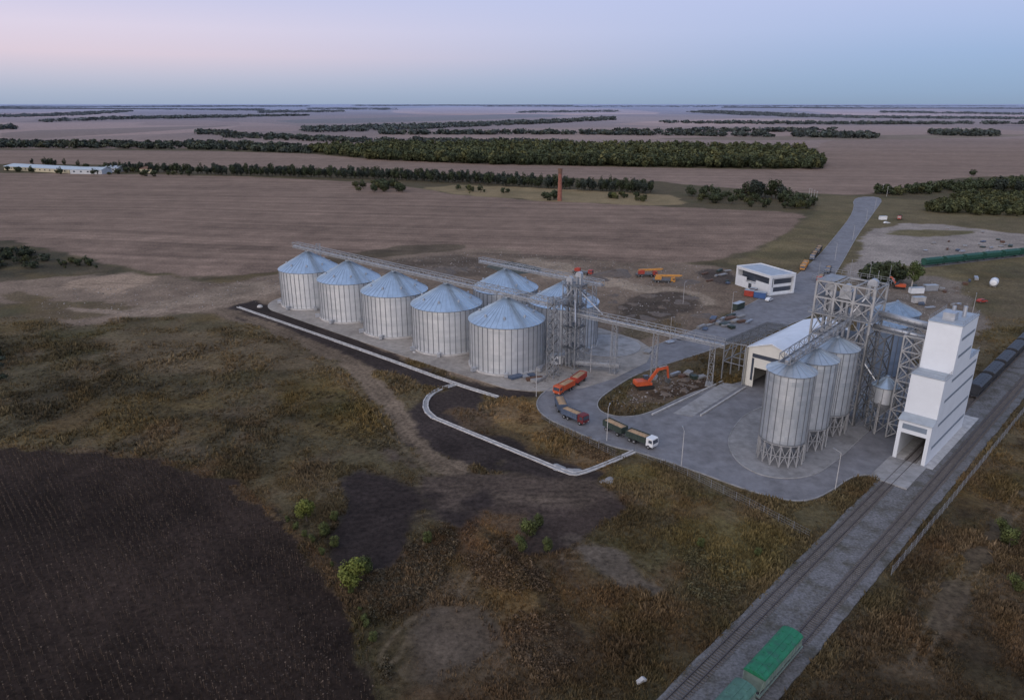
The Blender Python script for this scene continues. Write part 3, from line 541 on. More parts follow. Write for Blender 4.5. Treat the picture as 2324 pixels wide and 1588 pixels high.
# ------------------------------------------------------------------ silos
def cyl_wall(mb, r, z0, z1, n=64, cz=0):
    vs = [(r*math.cos(2*math.pi*i/n), r*math.sin(2*math.pi*i/n), z) for z in (z0, z1) for i in range(n)]
    mb.add(vs, [(i, (i+1) % n, n+(i+1) % n, n+i) for i in range(n)])
def cone(mb, r0, z0, r1, z1, n=64):
    vs = [(r0*math.cos(2*math.pi*i/n), r0*math.sin(2*math.pi*i/n), z0) for i in range(n)]+[(r1*math.cos(2*math.pi*i/n), r1*math.sin(2*math.pi*i/n), z1) for i in range(n)]
    mb.add(vs, [(i, (i+1) % n, n+(i+1) % n, n+i) for i in range(n)])
def make_silo(r, zb, ze, za, ribs, label, loc, rot, group, name='grain_silo', legs=False, mats=(None, None)):
    root = thing(name, label, 'grain silo', loc, rot, group)
    mw = mats[0] or M_galv; mr_ = mats[1] or M_galvr
    mb = MB(); cyl_wall(mb, r, zb, ze, 72)
    w = part('wall', mb, mw, root); shade(w)
    mb = MB(); rw_ = .20 if r > 8 else .14
    for i in range(ribs):
        t = 2*math.pi*(i+.5)/ribs
        mb.box(((r+.07)*math.cos(t), (r+.07)*math.sin(t), (zb+ze)/2), (.12, rw_, ze-zb-.02), t)
    for z in ([ze-.05] + ([zb+.2] if legs else [])): 
        n = 72; ro = r+.14
        vs = [(ro*math.cos(2*math.pi*i/n), ro*math.sin(2*math.pi*i/n), z+dz) for dz in (-.12, .1) for i in range(n)]
        mb.add(vs, [(i, (i+1) % n, n+(i+1) % n, n+i) for i in range(n)])
    part('stiffener', mb, M_rib, root)
    mb = MB(); rt = max(.5, r*.07)
    cone(mb, r+.35, ze+.08, rt, za-.25, 72); cone(mb, rt, za-.25, rt, za+.15, 72); cone(mb, rt, za+.15, .02, za+.4, 72)
    part('roof', mb, mr_, root)
    mb = MB(); nr_ = ribs
    for i in range(nr_):
        t = 2*math.pi*i/nr_; c, s = math.cos(t), math.sin(t)
        mb.beam(((r+.33)*c, (r+.33)*s, ze+.14), (rt*c, rt*s, za-.2), .09, .14)
    part('roof_rib', mb, M_ribr, root)
    if r > 8:
        for i in range(8):
            t = 2*math.pi*(i+.25)/8; c, s = math.cos(t), math.sin(t); rr = r*.72; zz = ze+(za-ze)*(1-.72)
            mb = MB(); mb.tube((rr*c, rr*s, zz), (rr*c, rr*s, zz+.75), .32, n=10); mb.tube((rr*c, rr*s, zz+.7), (rr*c, rr*s, zz+.95), .5, .2, n=10)
            part('roof_vent', mb, M_duct, root)
        mb = MB(); cyl_wall(mb, r+.5, 0, zb, 72); n = 72
        vs = [((r+.5)*math.cos(2*math.pi*i/n), (r+.5)*math.sin(2*math.pi*i/n), zb) for i in range(n)]; mb.add(vs, [tuple(range(n))])
        part('foundation', mb, M_concl, root)
        mb = MB(); mb.bx(r-.05, r+.14, -.5, .5, 1.2, 3.0); part('access_door', mb, M_duct, root)
        for i in range(3):
            t = -1.2-i*.9; c, s = math.cos(t), math.sin(t); mb = MB(); mb.box(((r+1.2)*c, (r+1.2)*s, .8), (1.6, 1.1, 1.3), t); part('fan_box', mb, M_duct, root)
    mb = MB(); t = -math.pi/2+.75; c, s = math.cos(t), math.sin(t); tx, ty = -s, c; q = r+.45
    for k in (-.3, .3): mb.beam((q*c+tx*k, q*s+ty*k, zb), (q*c+tx*k, q*s+ty*k, ze+1), .07)
    z = zb
    while z < ze: mb.beam((q*c-tx*.3, q*s-ty*.3, z), (q*c+tx*.3, q*s+ty*.3, z), .05); z += .6
    for k in (-.35, .35): mb.beam(((r+.3)*c+tx*k, (r+.3)*s+ty*k, ze+.5), (rt*c+tx*k, rt*s+ty*k, za+.3), .06)
    part('ladder', mb, M_steel, root)
    if legs:
        mb = MB(); n = 16
        pts = [(r*math.cos(2*math.pi*i/n), r*math.sin(2*math.pi*i/n)) for i in range(n)]
        for i in range(n):
            a = pts[i]; b = pts[(i+1) % n]
            mb.beam((*a, 0.15), (*a, zb), .28)
            mb.beam((*a, 0.3), (*b, zb-.2), .14); mb.beam((*b, 0.3), (*a, zb-.2), .14)
            mb.beam((*a, zb*.5), (*b, zb*.5), .14); mb.beam((*a, zb), (*b, zb), .3)
        part('leg_frame', mb, M_frame, root)
        mb = MB(); cone(mb, r-.1, zb, .4, 1.0, 48); h = part('hopper_cone', mb, M_duct, root); shade(h)
    return root
lab = 'large galvanised corrugated steel grain silo with conical roof'
BIG = make_silo(12, .6, 15.2, 22.1, 40, lab, (*SP(0), .1), 0, 'row of large grain silos')
for i in range(1, 5): clone(BIG, (*SP(i), .1), i*.13)
for p in ((-2.5, 258.5), (18.0, 239.0)): clone(BIG, (*p, .1), .3, 'galvanised grain silo standing in the second row behind')
M_hroof = mat('hopper_roof', (.40, .45, .50, 1), .42, .6, .15, .4)
M_hwall = sheets_material('galvanised_hopper_wall', (0.40, 0.44, 0.48, 1), (0.54, 0.57, 0.60, 1), 0.42, 0.6)
HOP = make_silo(5.25, 5.6, 22.4, 25.0, 20, 'tall slim galvanised hopper silo on a steel leg ring', (*AB(152.5, -62.2), .19), 0, 'tall hopper silos on leg rings', 'hopper_silo', True, (M_hwall, M_hroof))
clone(HOP, (*AB(164.4, -61.9), .19), .2); clone(HOP, (*AB(176.3, -61.6), .19), .4)
sm = make_silo(3.0, 8.2, 12.4, 14.8, 10, 'small conical hopper bin on tall steel legs', (*AB(185.5, -51.3), .1), 0, None, 'hopper_bin')
mb = MB(); cone(mb, 2.9, 8.2, .4, 4.4, 24); shade(part('hopper_cone', mb, M_duct, sm)); mb = MB(); mb.lattice(0, 0, 4.6, 4.6, 0, 8.4, 4.2, .25, .14); part('leg_frame', mb, M_frame, sm)
DK = sheets_material('galvanised_blue_grey', (0.18, 0.23, 0.30, 1), (.24, .29, .37, 1), .45, .5)  # darker blue-grey sheets than on the other silo walls
DKR = mat('blue_grey_roof', (.24, .31, .39, 1), .45, .5, .2)  # blue-grey roof tone to go with these walls
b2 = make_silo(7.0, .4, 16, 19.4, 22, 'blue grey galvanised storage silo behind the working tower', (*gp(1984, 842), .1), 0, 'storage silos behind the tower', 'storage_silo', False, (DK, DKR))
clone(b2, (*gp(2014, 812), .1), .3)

# ------------------------------------------------------------------ galleries / towers
def gallery(name, label, p, q, w=1.8, h=1.7, bay=3.0, roof=False, cas=True):
    root = thing(name, label, 'conveyor gallery', (p[0], p[1], p[2]), 0)
    P = Vector(p); Q = Vector(q); d = (Q-P); Ln = d.length; d.normalize(); r = d.cross(Vector((0, 0, 1))).normalized(); up = Vector((0, 0, 1))
    n = max(2, int(Ln/bay)); mb = MB()
    for s in (-1, 1):
        o = r*s*w/2
        mb.beam(P+o, Q+o, .22, .28); mb.beam(P+o+up*h, Q+o+up*h, .18, .2)
        for i in range(n+1):
            a = P+d*Ln*i/n+o; mb.beam(a, a+up*h, .13)
            if i < n:
                b = P+d*Ln*(i+1)/n+o
                if i % 2: mb.beam(a, b+up*h, .11)
                else: mb.beam(a+up*h, b, .11)
    for i in range(n+1):
        a = P+d*Ln*i/n; mb.beam(a-r*w/2, a+r*w/2, .14); mb.beam(a-r*w/2+up*h, a+r*w/2+up*h, .1)
    part('truss', mb, M_steel, root, True)
    mb = MB(); mb.beam(P-r*w*.22+up*.06, Q-r*w*.22+up*.06, w*.5, .05); part('walkway', mb, M_steeld, root, True)
    if cas:
        mb = MB(); mb.beam(P+r*w*.18+up*.55, Q+r*w*.18+up*.55, .75, .6); part('conveyor_casing', mb, M_duct, root, True)
    return root
e0 = SP(0, 0, -9); e1 = SP(4, 0, 19)
gallery('conveyor_gallery', 'long lattice conveyor gallery running over the silo roofs', (*e0, 22.8), (*e1, 22.8), 2.3, 2.0, 2.8)
t0 = (19.5, 214.5)
gallery('conveyor_gallery', 'short lattice conveyor gallery over the rear silos', (-12, 266.5, 23), (30, 229, 23), 2.0, 1.8)
gallery('conveyor_gallery', 'short lattice gallery linking ladder tower and elevator tower', (e1[0]-.5, e1[1]+1.5, 22.5), (t0[0], t0[1], 22.5), 1.8, 1.6)
gE = gp(1645, 784, 12.8)
gS = (t0[0]-1, t0[1]-1, 18.0); gF = (gE[0], gE[1], 12.4)
gallery('conveyor_gallery', 'lattice conveyor bridge from the elevator tower to the intake hall', gS, gF, 2.6, 2.1, 2.8)
gallery('conveyor_gallery', 'low covered conveyor at the foot of the elevator tower', (t0[0], t0[1]-2, 2.0), (t0[0]+14, t0[1]-7, 2.6), 1.6, 1.2)
for f in (.30, .57, .93):
    c = [gS[i]+(gF[i]-gS[i])*f for i in range(3)]
    o = thing('trestle', 'lattice steel trestle carrying the conveyor bridge', 'trestle', (c[0], c[1], 0), math.atan2(gF[1]-gS[1], gF[0]-gS[0]), 'trestles under the conveyor bridge')
    mb = MB(); mb.lattice(0, 0, 1.6, 3.2, .1, c[2]-.1, 2.8, .15, .09, 1.4, 2.2); part('frame', mb, M_steel, o)
    mb = MB(); mb.box((0, 0, .15), (2.4, 4.0, .4)); part('footing', mb, M_conc, o)
o = thing('trestle', 'tall thin lattice column at the end of the roof gallery', 'trestle', (*SP(0, 10, -7), 0), 0)
mb = MB(); mb.lattice(0, 0, 1.6, 1.6, 0, 22.9, 2.6, .14, .09); part('frame', mb, M_steel, o)
o = thing('ladder_tower', 'thin lattice ladder tower beside the last silo', 'ladder tower', (*e1, .1), math.atan2(uy, ux))
mb = MB(); mb.lattice(0, 0, 2.6, 2.6, 0, 25.2, 2.4, .2, .13); part('frame', mb, M_steel, o)
mb = MB()
for k in range(10): mb.beam((-.9, -.9 if k % 2 else .9, k*2.4+.1), (.9, -.9 if k % 2 else .9, k*2.4+2.4), .7, .1)
part('stair', mb, M_steeld, o)
o = thing('elevator_tower', 'lattice elevator tower with bucket elevators between the silo rows', 'elevator tower', (*t0, .1), math.atan2(uy, ux))
mb = MB(); mb.lattice(0, 0, 5.2, 5.2, 0, 27, 3.4, .28, .17); mb.lattice(0, 3.8, 9.5, 2.2, 20.5, 27, 3.2, .2, .13); part('frame', mb, M_steel, o)
for x, y, h in ((-1.2, -.9, 29.5), (1.0, .8, 31.0)):
    mb = MB(); mb.bx(x-.95, x-.4, y-.4, y+.4, 0, h-1.5); mb.bx(x+.4, x+.95, y-.4, y+.4, 0, h-1.5); mb.prism([(x-1.1, h-1.6), (x+1.1, h-1.6), (x+1.0, h-.4), (x+.4, h), (x-.4, h), (x-1.0, h-.4)], y-.6, y+.6)
    part('bucket_elevator', mb, M_duct, o)
for z in (6.8, 13.6, 20.4, 27): part('platform', MB().bx(-2.9, 2.9, -2.9, 2.9, z, z+.08), M_steeld, o)
for z in (20.4, 27):
    mb = MB()
    for s in (-3, 3):
        for zz in (.55, 1.1): mb.beam((-3, s, z+zz), (3, s, z+zz), .06); mb.beam((s, -3, z+zz), (s, 3, z+zz), .06)
        for k in range(7): mb.beam((-3+k, s, z), (-3+k, s, z+1.1), .05); mb.beam((s, -3+k, z), (s, -3+k, z+1.1), .05)
    part('railing', mb, M_steel, o)
for q in ((-9, 2, 18), (-3, -8, 18), (8, 4, 18), (5, -6, 17)): mb = MB(); mb.tube((0, 0, 26.5), q, .22, n=8); part('spout', mb, M_duct, o)
o = thing('site_cabin', 'small white site cabin beside the elevator tower', 'cabin', (*gp(1270, 826), .1), math.atan2(uy, ux)+.9)
mb = MB(); mb.bx(-3, 3, -1.3, 1.3, .3, 3.1); part('wall', mb, M_cabw, o); mb = MB(); mb.bx(-3.1, 3.1, -1.4, 1.4, 3.1, 3.25); part('roof', mb, M_grayr, o)
mb = MB(); mb.bx(-2, -.8, -1.33, -1.302, 1.3, 2.2); part('window', mb, M_glass, o); mb = MB(); mb.bx(.6, 1.5, -1.33, -1.302, .3, 2.3); part('door', mb, M_steel, o)

# working tower  (local x = b direction, y = a direction)
RT = math.radians(-45)
o = thing('working_tower', 'tall open steel working tower with equipment deck and pipes on top', 'steel tower', (*AB(187.5, -64.0), .1), RT)
mb = MB(); X_ = (-7.2, -2.4, 2.4, 7.2); Y_ = (-4.3, 4.3); Z_ = (5.6, 11.2, 16.8, 22.4, 28, 32.4, 36.6)
for x in X_:
    for y in Y_: mb.beam((x, y, 0), (x, y, 36.6), .46)
z0 = 0
for z in Z_:
    for y in Y_:
        for i in range(3):
            mb.beam((X_[i], y, z), (X_[i+1], y, z), .36)
            if y < 0 and ((i != 1) or z > 28):
                mb.beam((X_[i], y, z0), (X_[i+1], y, z), .2); mb.beam((X_[i+1], y, z0), (X_[i], y, z), .2)
    for x in X_:
        mb.beam((x, -4.3, z), (x, 4.3, z), .32)
        if x in (X_[0], X_[3]): mb.beam((x, -4.3, z0), (x, 4.3, z), .2); mb.beam((x, 4.3, z0), (x, -4.3, z), .2)
    z0 = z
part('frame', mb, M_frame, o)
for z in (5.6, 11.2, 16.8, 22.4): part('platform', MB().bx(-7.0, 2.2, -4.2, 4.2, z+.2, z+.28), M_steeld, o)
part('platform', MB().bx(-8.2, 8.2, -5.4, 5.4, 28.2, 28.45), M_steel, o); part('platform', MB().bx(-7, 6.9, -4, 4, 32.6, 32.7), M_steeld, o); part('platform', MB().bx(-7.3, -3, -4.4, 4.4, 36.8, 36.95), M_steel, o)
for z in (28.45, 36.95):
    mb = MB()
    for zz in (.55, 1.1):
        for s in (-5.4, 5.4): mb.beam((-8.2, s, z+zz), (8.2, s, z+zz), .07)
        for s in (-8.2, 8.2): mb.beam((s, -5.4, z+zz), (s, 5.4, z+zz), .07)
    for k in range(11):
        for s in (-5.4, 5.4): mb.beam((-8.2+k*1.64, s, z-.1), (-8.2+k*1.64, s, z+1.1), .07)
    for k in range(6):
        for s in (-8.2, 8.2): mb.beam((s, -5.4+k*2.16, z-.1), (s, -5.4+k*2.16, z+1.1), .07)
    part('railing', mb, M_steel, o)
for x, y, h in ((-4.5, -2, 36), (-.2, -2.3, 36.5), (4.6, 1.5, 38)):
    mb = MB(); mb.bx(x-.95, x-.35, y-.4, y+.4, 0, h-1.5); mb.bx(x+.35, x+.95, y-.4, y+.4, 0, h-1.5)
    mb.prism([(x-1.2, h-1.8), (x+1.2, h-1.8), (x+1.1, h-.5), (x+.4, h), (x-.4, h), (x-1.1, h-.5)], y-.7, y+.7)
    part('bucket_elevator', mb, M_duct, o)
for b in ((-6, -3.2, -.6, 2.6, 28.6, 31.2), (1.6, 3.4, -1.2, 1.0, 28.6, 31), (-6.4, -3, -3.6, -1, 11.6, 15.2), (-6.4, -3, -2.6, 2, 17.2, 20.5), (-6, -3.4, -3, 1, 5.95, 9.2), (-1.5, 1.5, -3.6, 0, 32.8, 35)): part('cleaning_machine', MB().bx(*b), M_duct, o)
for p, q in (((-4.5, -2, 34), (-2, -4, 28)), ((4.6, -2, 34), (2, -4, 29)), ((0, 0, 30), (-5, -3, 21)), ((5, 0, 28), (1, -3, 14)), ((6.5, -3.4, 18), (10.5, -3.5, 13.5))):
    mb = MB(); mb.tube(p, q, .26, n=8); part('spout', mb, M_duct, o)
for x, y in ((-7.2, -4.3), (-2.4, 4.3), (2.4, 4.3), (7.2, -4.3), (7.2, 4.3)):
    mb = MB(); mb.tube((x, y, 36.6), (x, y, 41.5), .05, n=6); part('lightning_rod', mb, M_steel, o)
gallery('conveyor_gallery', 'lattice conveyor gallery over the slim hopper silos', (*AB(147.5, -62.0), 25.5), (*AB(183, -62.0), 27.6), 2.6, 2.0, 2.4)
def tubeway(label, p, q, r_):
    rt = thing('conveyor_gallery', label, 'conveyor gallery', p, 0); mb = MB(); mb.tube(p, q, r_, n=14); shade(part('casing', mb, M_duct, rt, True))
    mb = MB(); P = Vector(p)-Vector((0, 0, r_+.4)); Q = Vector(q)-Vector((0, 0, r_+.4)); d = (Q-P); s = d.cross(Vector((0, 0, 1))).normalized()*r_
    for k in (-1, 1): mb.beam(P+s*k, Q+s*k, .2, .3); mb.beam(P+s*k*1.5+Vector((0, 0, 1.6)), Q+s*k*1.5+Vector((0, 0, 1.6)), .06)
    for i in range(9): a = P+d*i/8; mb.beam(a-s*1.5, a+s*1.5, .12); mb.beam(a-s*1.5, a-s*1.5+Vector((0, 0, 1.6)), .06); mb.beam(a+s*1.5, a+s*1.5+Vector((0, 0, 1.6)), .06)
    part('support_beam', mb, M_steel, rt, True)
tubeway('round enclosed conveyor linking the working tower to the load-out building', (*AB(189.5, -57), 29.5), (*AB(189.5, -43), 28.6), .75)
tubeway('second enclosed conveyor just below the first one', (*AB(186.5, -57), 27.0), (*AB(186.5, -43), 26.4), .5)
o = thing('support_tower', 'zigzag braced lattice tower beside the white building', 'steel tower', (*AB(187, -46.2), .1), RT)
mb = MB(); mb.lattice(0, 0, 4.4, 9, 0, 27, 4.0, .34, .28); part('frame', mb, M_frame, o)
o = thing('support_tower', 'open lattice frame between the tower and the small bin', 'steel tower', (*AB(186, -54.6), .1), RT)
mb = MB(); mb.lattice(0, 0, 4.0, 6, 0, 25, 5.0, .26, .18); part('frame', mb, M_steeld, o)

# ------------------------------------------------------------------ load-out building
o = thing('loading_building', 'tall stepped white rail loading building with open train gate', 'building', (*AB(172, -39.9), .1), RT)
W = 3.5
mb = MB()
prof = [(.0, 7.0), (.0, 10.0), (2.6, 10.9), (2.6, 20.6), (8.2, 20.6), (8.2, 32.2), (22.0, 32.2), (22.0, 20.5), (36.5, 20.5), (36.5, 7.0)]
prof = [(.0, 7.0), (.0, 10.0), (2.6, 10.9), (2.6, 20.6), (8.2, 20.6), (8.2, 32.2), (22.0, 32.2), (22.0, 21.0), (31, 21.0), (31, 7.0)]
mb.prism(prof, -W, W, 'x')
for s in (-1, 1): mb.bx(min(s*W, s*(W-.35)), max(s*W, s*(W-.35)), 0, 31, 0, 6.998)
for s in (-1, 1): mb.bx(min(s*(W-.36), s*(W-.8)), max(s*(W-.36), s*(W-.8)), .05, .6, 0, 6.99)
part('wall', mb, M_white, o)
mb = MB(); mb.prism([(-.35, 10.0), (2.55, 11.0), (2.55, 11.15), (-.35, 10.2)], -W-.2, W+.2, 'x'); part('roof', mb, M_grayr, o)
for b in ((-W-.12, W+.12, 2.5, 8.19, 20.61, 20.8), (-W-.12, W+.12, 8.1, 22.1, 32.21, 32.45), (-W-.12, W+.12, 22.01, 31.1, 21.01, 21.2)): part('roof', MB().bx(*b), M_grayr, o)
for z, y0, y1 in ((8.9, 5, 30), (14.6, 6, 30), (18.9, 9, 30), (24.6, 10, 21), (28.8, 10, 21)): part('window', MB().bx(W+.003, W+.03, y0, y1, z-.35, z+.35), M_band, o)
part('window', MB().bx(W+.003, W+.03, 3, 30, 3.3, 4.1), M_band, o)
mb = MB(); mb.bx(-2.6, 2.6, -.035, -.003, 8.0, 9.3); part('front_window', mb, M_band, o)
mb = MB(); mb.bx(-W+.4, W-.4, 26, 26.2, 0.05, 6.95); part('dark_interior_panel', mb, M_dark, o)  # near-black panel painted in for the dark interior of the train passage
for z, y0, y1 in ((32.45, 8.2, 22), (20.8, 2.6, 8.1), (21.2, 22.2, 31)):
    mb = MB()
    for zz in (.5, 1.0):
        for s in (-W, W): mb.beam((s, y0, z+zz), (s, y1, z+zz), .05)
        mb.beam((-W, y0, z+zz), (W, y0, z+zz), .05)
    for s in (-W, W):
        k = y0
        while k < y1: mb.beam((s, k, z), (s, k, z+1), .05); k += 1.5
    part('railing', mb, M_steel, o)
part('roof_equipment', MB().bx(-1.5, 1, 11, 14, 32.46, 34.2), M_duct, o)
for x, y, h in ((1.5, 17, 35), (-1, 18, 34.4)): mb = MB(); mb.tube((x, y, 32.46), (x, y, h), .45, n=10); part('roof_equipment', mb, M_duct, o)
o = thing('annex_building', 'small white flat roofed annex beside the train loading building', 'building', (*AB(222, -46.5), .1), RT)
mb = MB(); mb.bx(-3, 2.2, -5, 5, 0, 6.5); part('wall', mb, M_white, o); mb = MB(); mb.bx(-3.1, 2.3, -5.1, 5.1, 6.5, 6.7); part('roof', mb, M_whiter, o)
for b in ((-2, -1, -5.03, -5.002, 2, 4), (.2, 1.2, -5.03, -5.002, 2, 4)): part('window', MB().bx(*b), M_glass, o)

# ------------------------------------------------------------------ intake hall
o = thing('intake_hall', 'cream truck unloading hall with a white pitched roof and gate', 'building', (*AB(190, -84), .1), RT)
hw = 7.0; Lh = 38
mb = MB()
for s in (-1, 1): mb.bx(min(s*hw, s*(hw-.3)), max(s*hw, s*(hw-.3)), 0, Lh, 0, 12)
mb.bx(-hw+.31, -4.6, 0.01, .3, 0, 12); mb.bx(4.6, hw-.31, 0.01, .3, 0, 12); mb.bx(-4.599, 4.599, .01, .3, 6.2, 12); mb.prism([(-hw, 12.003), (hw, 12.003), (0, 14.4)], .01, .3); mb.prism([(-hw, 12.003), (hw, 12.003), (0, 14.4)], Lh-.3, Lh)
mb.bx(-hw+.31, hw-.31, Lh-.3, Lh, 0, 12)
part('wall', mb, M_cream, o)
mb = MB()
for s in (-1, 1): mb.prism([(s*(hw+.5), 11.9), (0, 14.45), (0, 14.7), (s*(hw+.5), 12.15)][::s], -.5, Lh+.5)
part('roof', mb, M_whiter, o)
for b in ((-5.6, 5.6, -.03, .007, 9.2, 10.4), (-5.6, -4.9, -.03, .007, 2, 9), (4.9, 5.6, -.03, .007, 2, 9)): part('window', MB().bx(*b), M_glass, o)
mb = MB(); mb.bx(-hw-.03, -hw-.003, 2, Lh-2, 8.8, 10.2); part('side_window', mb, M_glass, o)
mb = MB(); mb.bx(.3, 4.55, .35, .45, .05, 6.15); part('gate', mb, M_conc, o)
o = thing('open_canopy', 'open steel canopy frame with bare purlins beside the hall', 'canopy', (*AB(189, -94.8), .1), RT)
mb = MB()
for y in np.linspace(0, 27, 6):
    for x in (-3.4, 3.4): mb.beam((x, y, 0), (x, y, 12.0), .32)
    mb.beam((-3.6, y, 12.0), (3.6, y, 12.6), .26, .36); mb.beam((-3.4, y, 6), (3.4, y, 6), .2)
for x in (-3.4, 3.4):
    for z in (6, 9, 12): mb.beam((x, 0, z), (x, 27, z), .2)
    ysx = np.linspace(0, 27, 6)
    for i in range(5): mb.beam((x, ysx[i], 6), (x, ysx[i+1], 12), .14)
part('frame', mb, M_steel, o)
mb = MB()
for k in range(12): x = -3.6+k*.66; mb.beam((x, -.5, 12.25+k*.055+.2), (x, 27.5, 12.25+k*.055+.2), .12)
for k in range(28): mb.beam((-3.6, k, 12.55), (3.6, k, 13.15), .09)
part('purlin', mb, M_steeld, o)
mb = MB(); mb.bx(3.45, 3.55, -.1, 1.6, .1, 12); part('gate_leaf', mb, M_cream, o)

# ------------------------------------------------------------------ office
pa = gp(1668, 646); pb = gp(1745, 672); an = math.atan2(pb[1]-pa[1], pb[0]-pa[0])
o = thing('office_building', 'white modern two storey office with recessed dark glazing', 'building', (*pa, .1), an)
Lw = math.hypot(pb[0]-pa[0], pb[1]-pa[1]); D = 14
mb = MB(); H_ = 8.6
mb.bx(0, Lw, 0, D, 7.7, H_); mb.bx(0, Lw, 0, D, 0, .4); mb.bx(0, 1.0, 0, D, .4, 7.7); mb.bx(Lw-.9, Lw, 0, 1.0, .4, 7.7); mb.bx(Lw-.9, Lw, D-1, D, .4, 7.7)
mb.bx(1.0, Lw-.9, 0, 2.5, .4, 3.0); mb.bx(1, 7, 0, .5, 3.0, 5.0); mb.bx(13.5, Lw-.9, 0, .5, 3.0, 4.9)
mb.bx(1.0, Lw-1.2, 2.6, D-.5, .4, 7.69)
part('wall', mb, M_cabw, o)
for b in ((1.3, Lw-1.4, 2.52, 2.58, 3.2, 6.9), (Lw-1.19, Lw-1.1, 3, D-1.2, 1.2, 3.2), (Lw-1.19, Lw-1.1, 3, D-1.2, 4.6, 6.8), (9, 11, -.03, -.003, .5, 2.8)): part('window', MB().bx(*b), M_glass, o)
mb = MB(); mb.bx(.4, Lw-.4, .4, D-.4, H_+.003, H_+.06); part('roof', mb, M_grayr, o)
mb = MB()
for a in ((0, 0, Lw, 0), (0, D, Lw, D), (0, 0, 0, D), (Lw, 0, Lw, D)): mb.beam((a[0], a[1], H_+.2), (a[2], a[3], H_+.2), .3, .4)
part('parapet', mb, M_cabw, o)

o = thing('brick_chimney', 'old red brick factory chimney standing alone beyond the field', 'chimney', (*gp(1270, 456), 0))
mb = MB(); mb.tube((0, 0, 0), (0, 0, 23), 2.0, 1.55, 20); part('shaft', mb, M_brick, o)
mb = MB(); mb.tube((0, 0, 23), (0, 0, 26.8), 1.85, 1.85, 20); mb.tube((0, 0, 26.8), (0, 0, 27.4), 2.1, 2.0, 20); part('crown_band', mb, M_rust, o)

def shed(p, q, wd, h, lb, mw, mr_):
    a = gp(*p); b = gp(*q); an = math.atan2(b[1]-a[1], b[0]-a[0]); Ln = math.hypot(b[0]-a[0], b[1]-a[1])
    o = thing('farm_shed', lb, 'farm building', (*a, 0), an, 'distant farm buildings')
    mb = MB(); mb.bx(0, Ln, 0, wd, 0, h); mb.prism([(0, h+.003), (wd, h+.003), (wd/2, h+2.4)], 0.02, Ln-.02, 'x'); part('wall', mb, mw, o)
    mb = MB()
    mb.prism([(-.5, h-.05), (wd/2, h+2.5), (wd/2, h+2.75), (-.5, h+.2)], -.4, Ln+.4, 'x'); mb.prism([(wd+.5, h-.05), (wd/2, h+2.5), (wd/2, h+2.75), (wd+.5, h+.2)][::-1], -.4, Ln+.4, 'x'); part('roof', mb, mr_, o)
    k = 4
    while k < Ln-4: part('window', MB().bx(k, k+2.5, -.05, -.003, h*.4, h*.75), M_glass, o); k += 9
M_yw = mat('yellowish_wall', (.42, .38, .27, 1), .8); M_pr = mat('pale_roof', (.36, .42, .46, 1), .6)
shed((10, 386), (158, 394), 26, 4.5, 'very long low barn with pale roof among trees', M_yw, M_pr)
shed((160, 395), (232, 396), 18, 5.0, 'long white barn with pale grey roof', mat('dull_white_wall', (.42, .44, .46, 1), .8), M_pr)
shed((236, 390), (268, 391), 14, 4.5, 'low farm shed with white walls', mat('dull_white_wall', (.42, .44, .46, 1), .8), M_grayr)
shed((318, 392), (345, 393), 10, 4.5, 'small yellow farm house by the tree line', M_yw, M_rust)

# ------------------------------------------------------------------ vehicles
WME = {}
def wheel_mesh(r, w):
    k = (r, w)
    if k not in WME:
        mb = MB(); mb.tube((0, -w/2, 0), (0, w/2, 0), r, n=14); WME[k] = (mesh_from('wheel', mb, M_tyre))
        mb2 = MB(); mb2.tube((0, -w/2-.02, 0), (0, w/2+.02, 0), r*.5, n=10); WME[k+('r',)] = mesh_from('rim', mb2, M_steel)
    return WME[k], WME[k+('r',)]
def wheels(root, xs, hw, r=.52, w=.32, z=None):
    a, b = wheel_mesh(r, w)
    for x in xs:
        for s in (-1, 1):
            o = part('wheel', None, None, root, loc=(x, s*(hw-w/2), r), me=a); part('rim', None, None, o, me=b)
def cargo(root, x0, x1, mbx, load=True, h0=1.15, h1=2.75):
    mb = MB(); t = .08
    mb.bx(x0, x1, -1.25, 1.25, h0, h0+.12); mb.bx(x0, x1, -1.25, -1.25+t, h0+.121, h1); mb.bx(x0, x1, 1.25-t, 1.25, h0+.121, h1)
    mb.bx(x0, x0+t, -1.16, 1.16, h0+.121, h1); mb.bx(x1-t, x1, -1.16, 1.16, h0+.121, h1)
    k = x0+.4
    while k < x1: mb.bx(k-.05, k+.05, -1.31, -1.251, h0, h1); mb.bx(k-.05, k+.05, 1.251, 1.31, h0, h1); k += .8
    part('cargo_box', mb, mbx, root)
    if load:
        mb = MB(); nx, ny = 10, 5; vs = []
        for i in range(nx+1):
            for j in range(ny+1):
                e = min(i, nx-i, 2)*min(j, ny-j, 2)
                vs.append((x0+t+.01+(x1-x0-2*t-.02)*i/nx, -1.15+2.3*j/ny, h1-.25+e*.1+random.random()*.05))
        mb.add(vs, [(i*(ny+1)+j, (i+1)*(ny+1)+j, (i+1)*(ny+1)+j+1, i*(ny+1)+j+1) for i in range(nx) for j in range(ny)])
        part('grain_load', mb, M_grain, root)
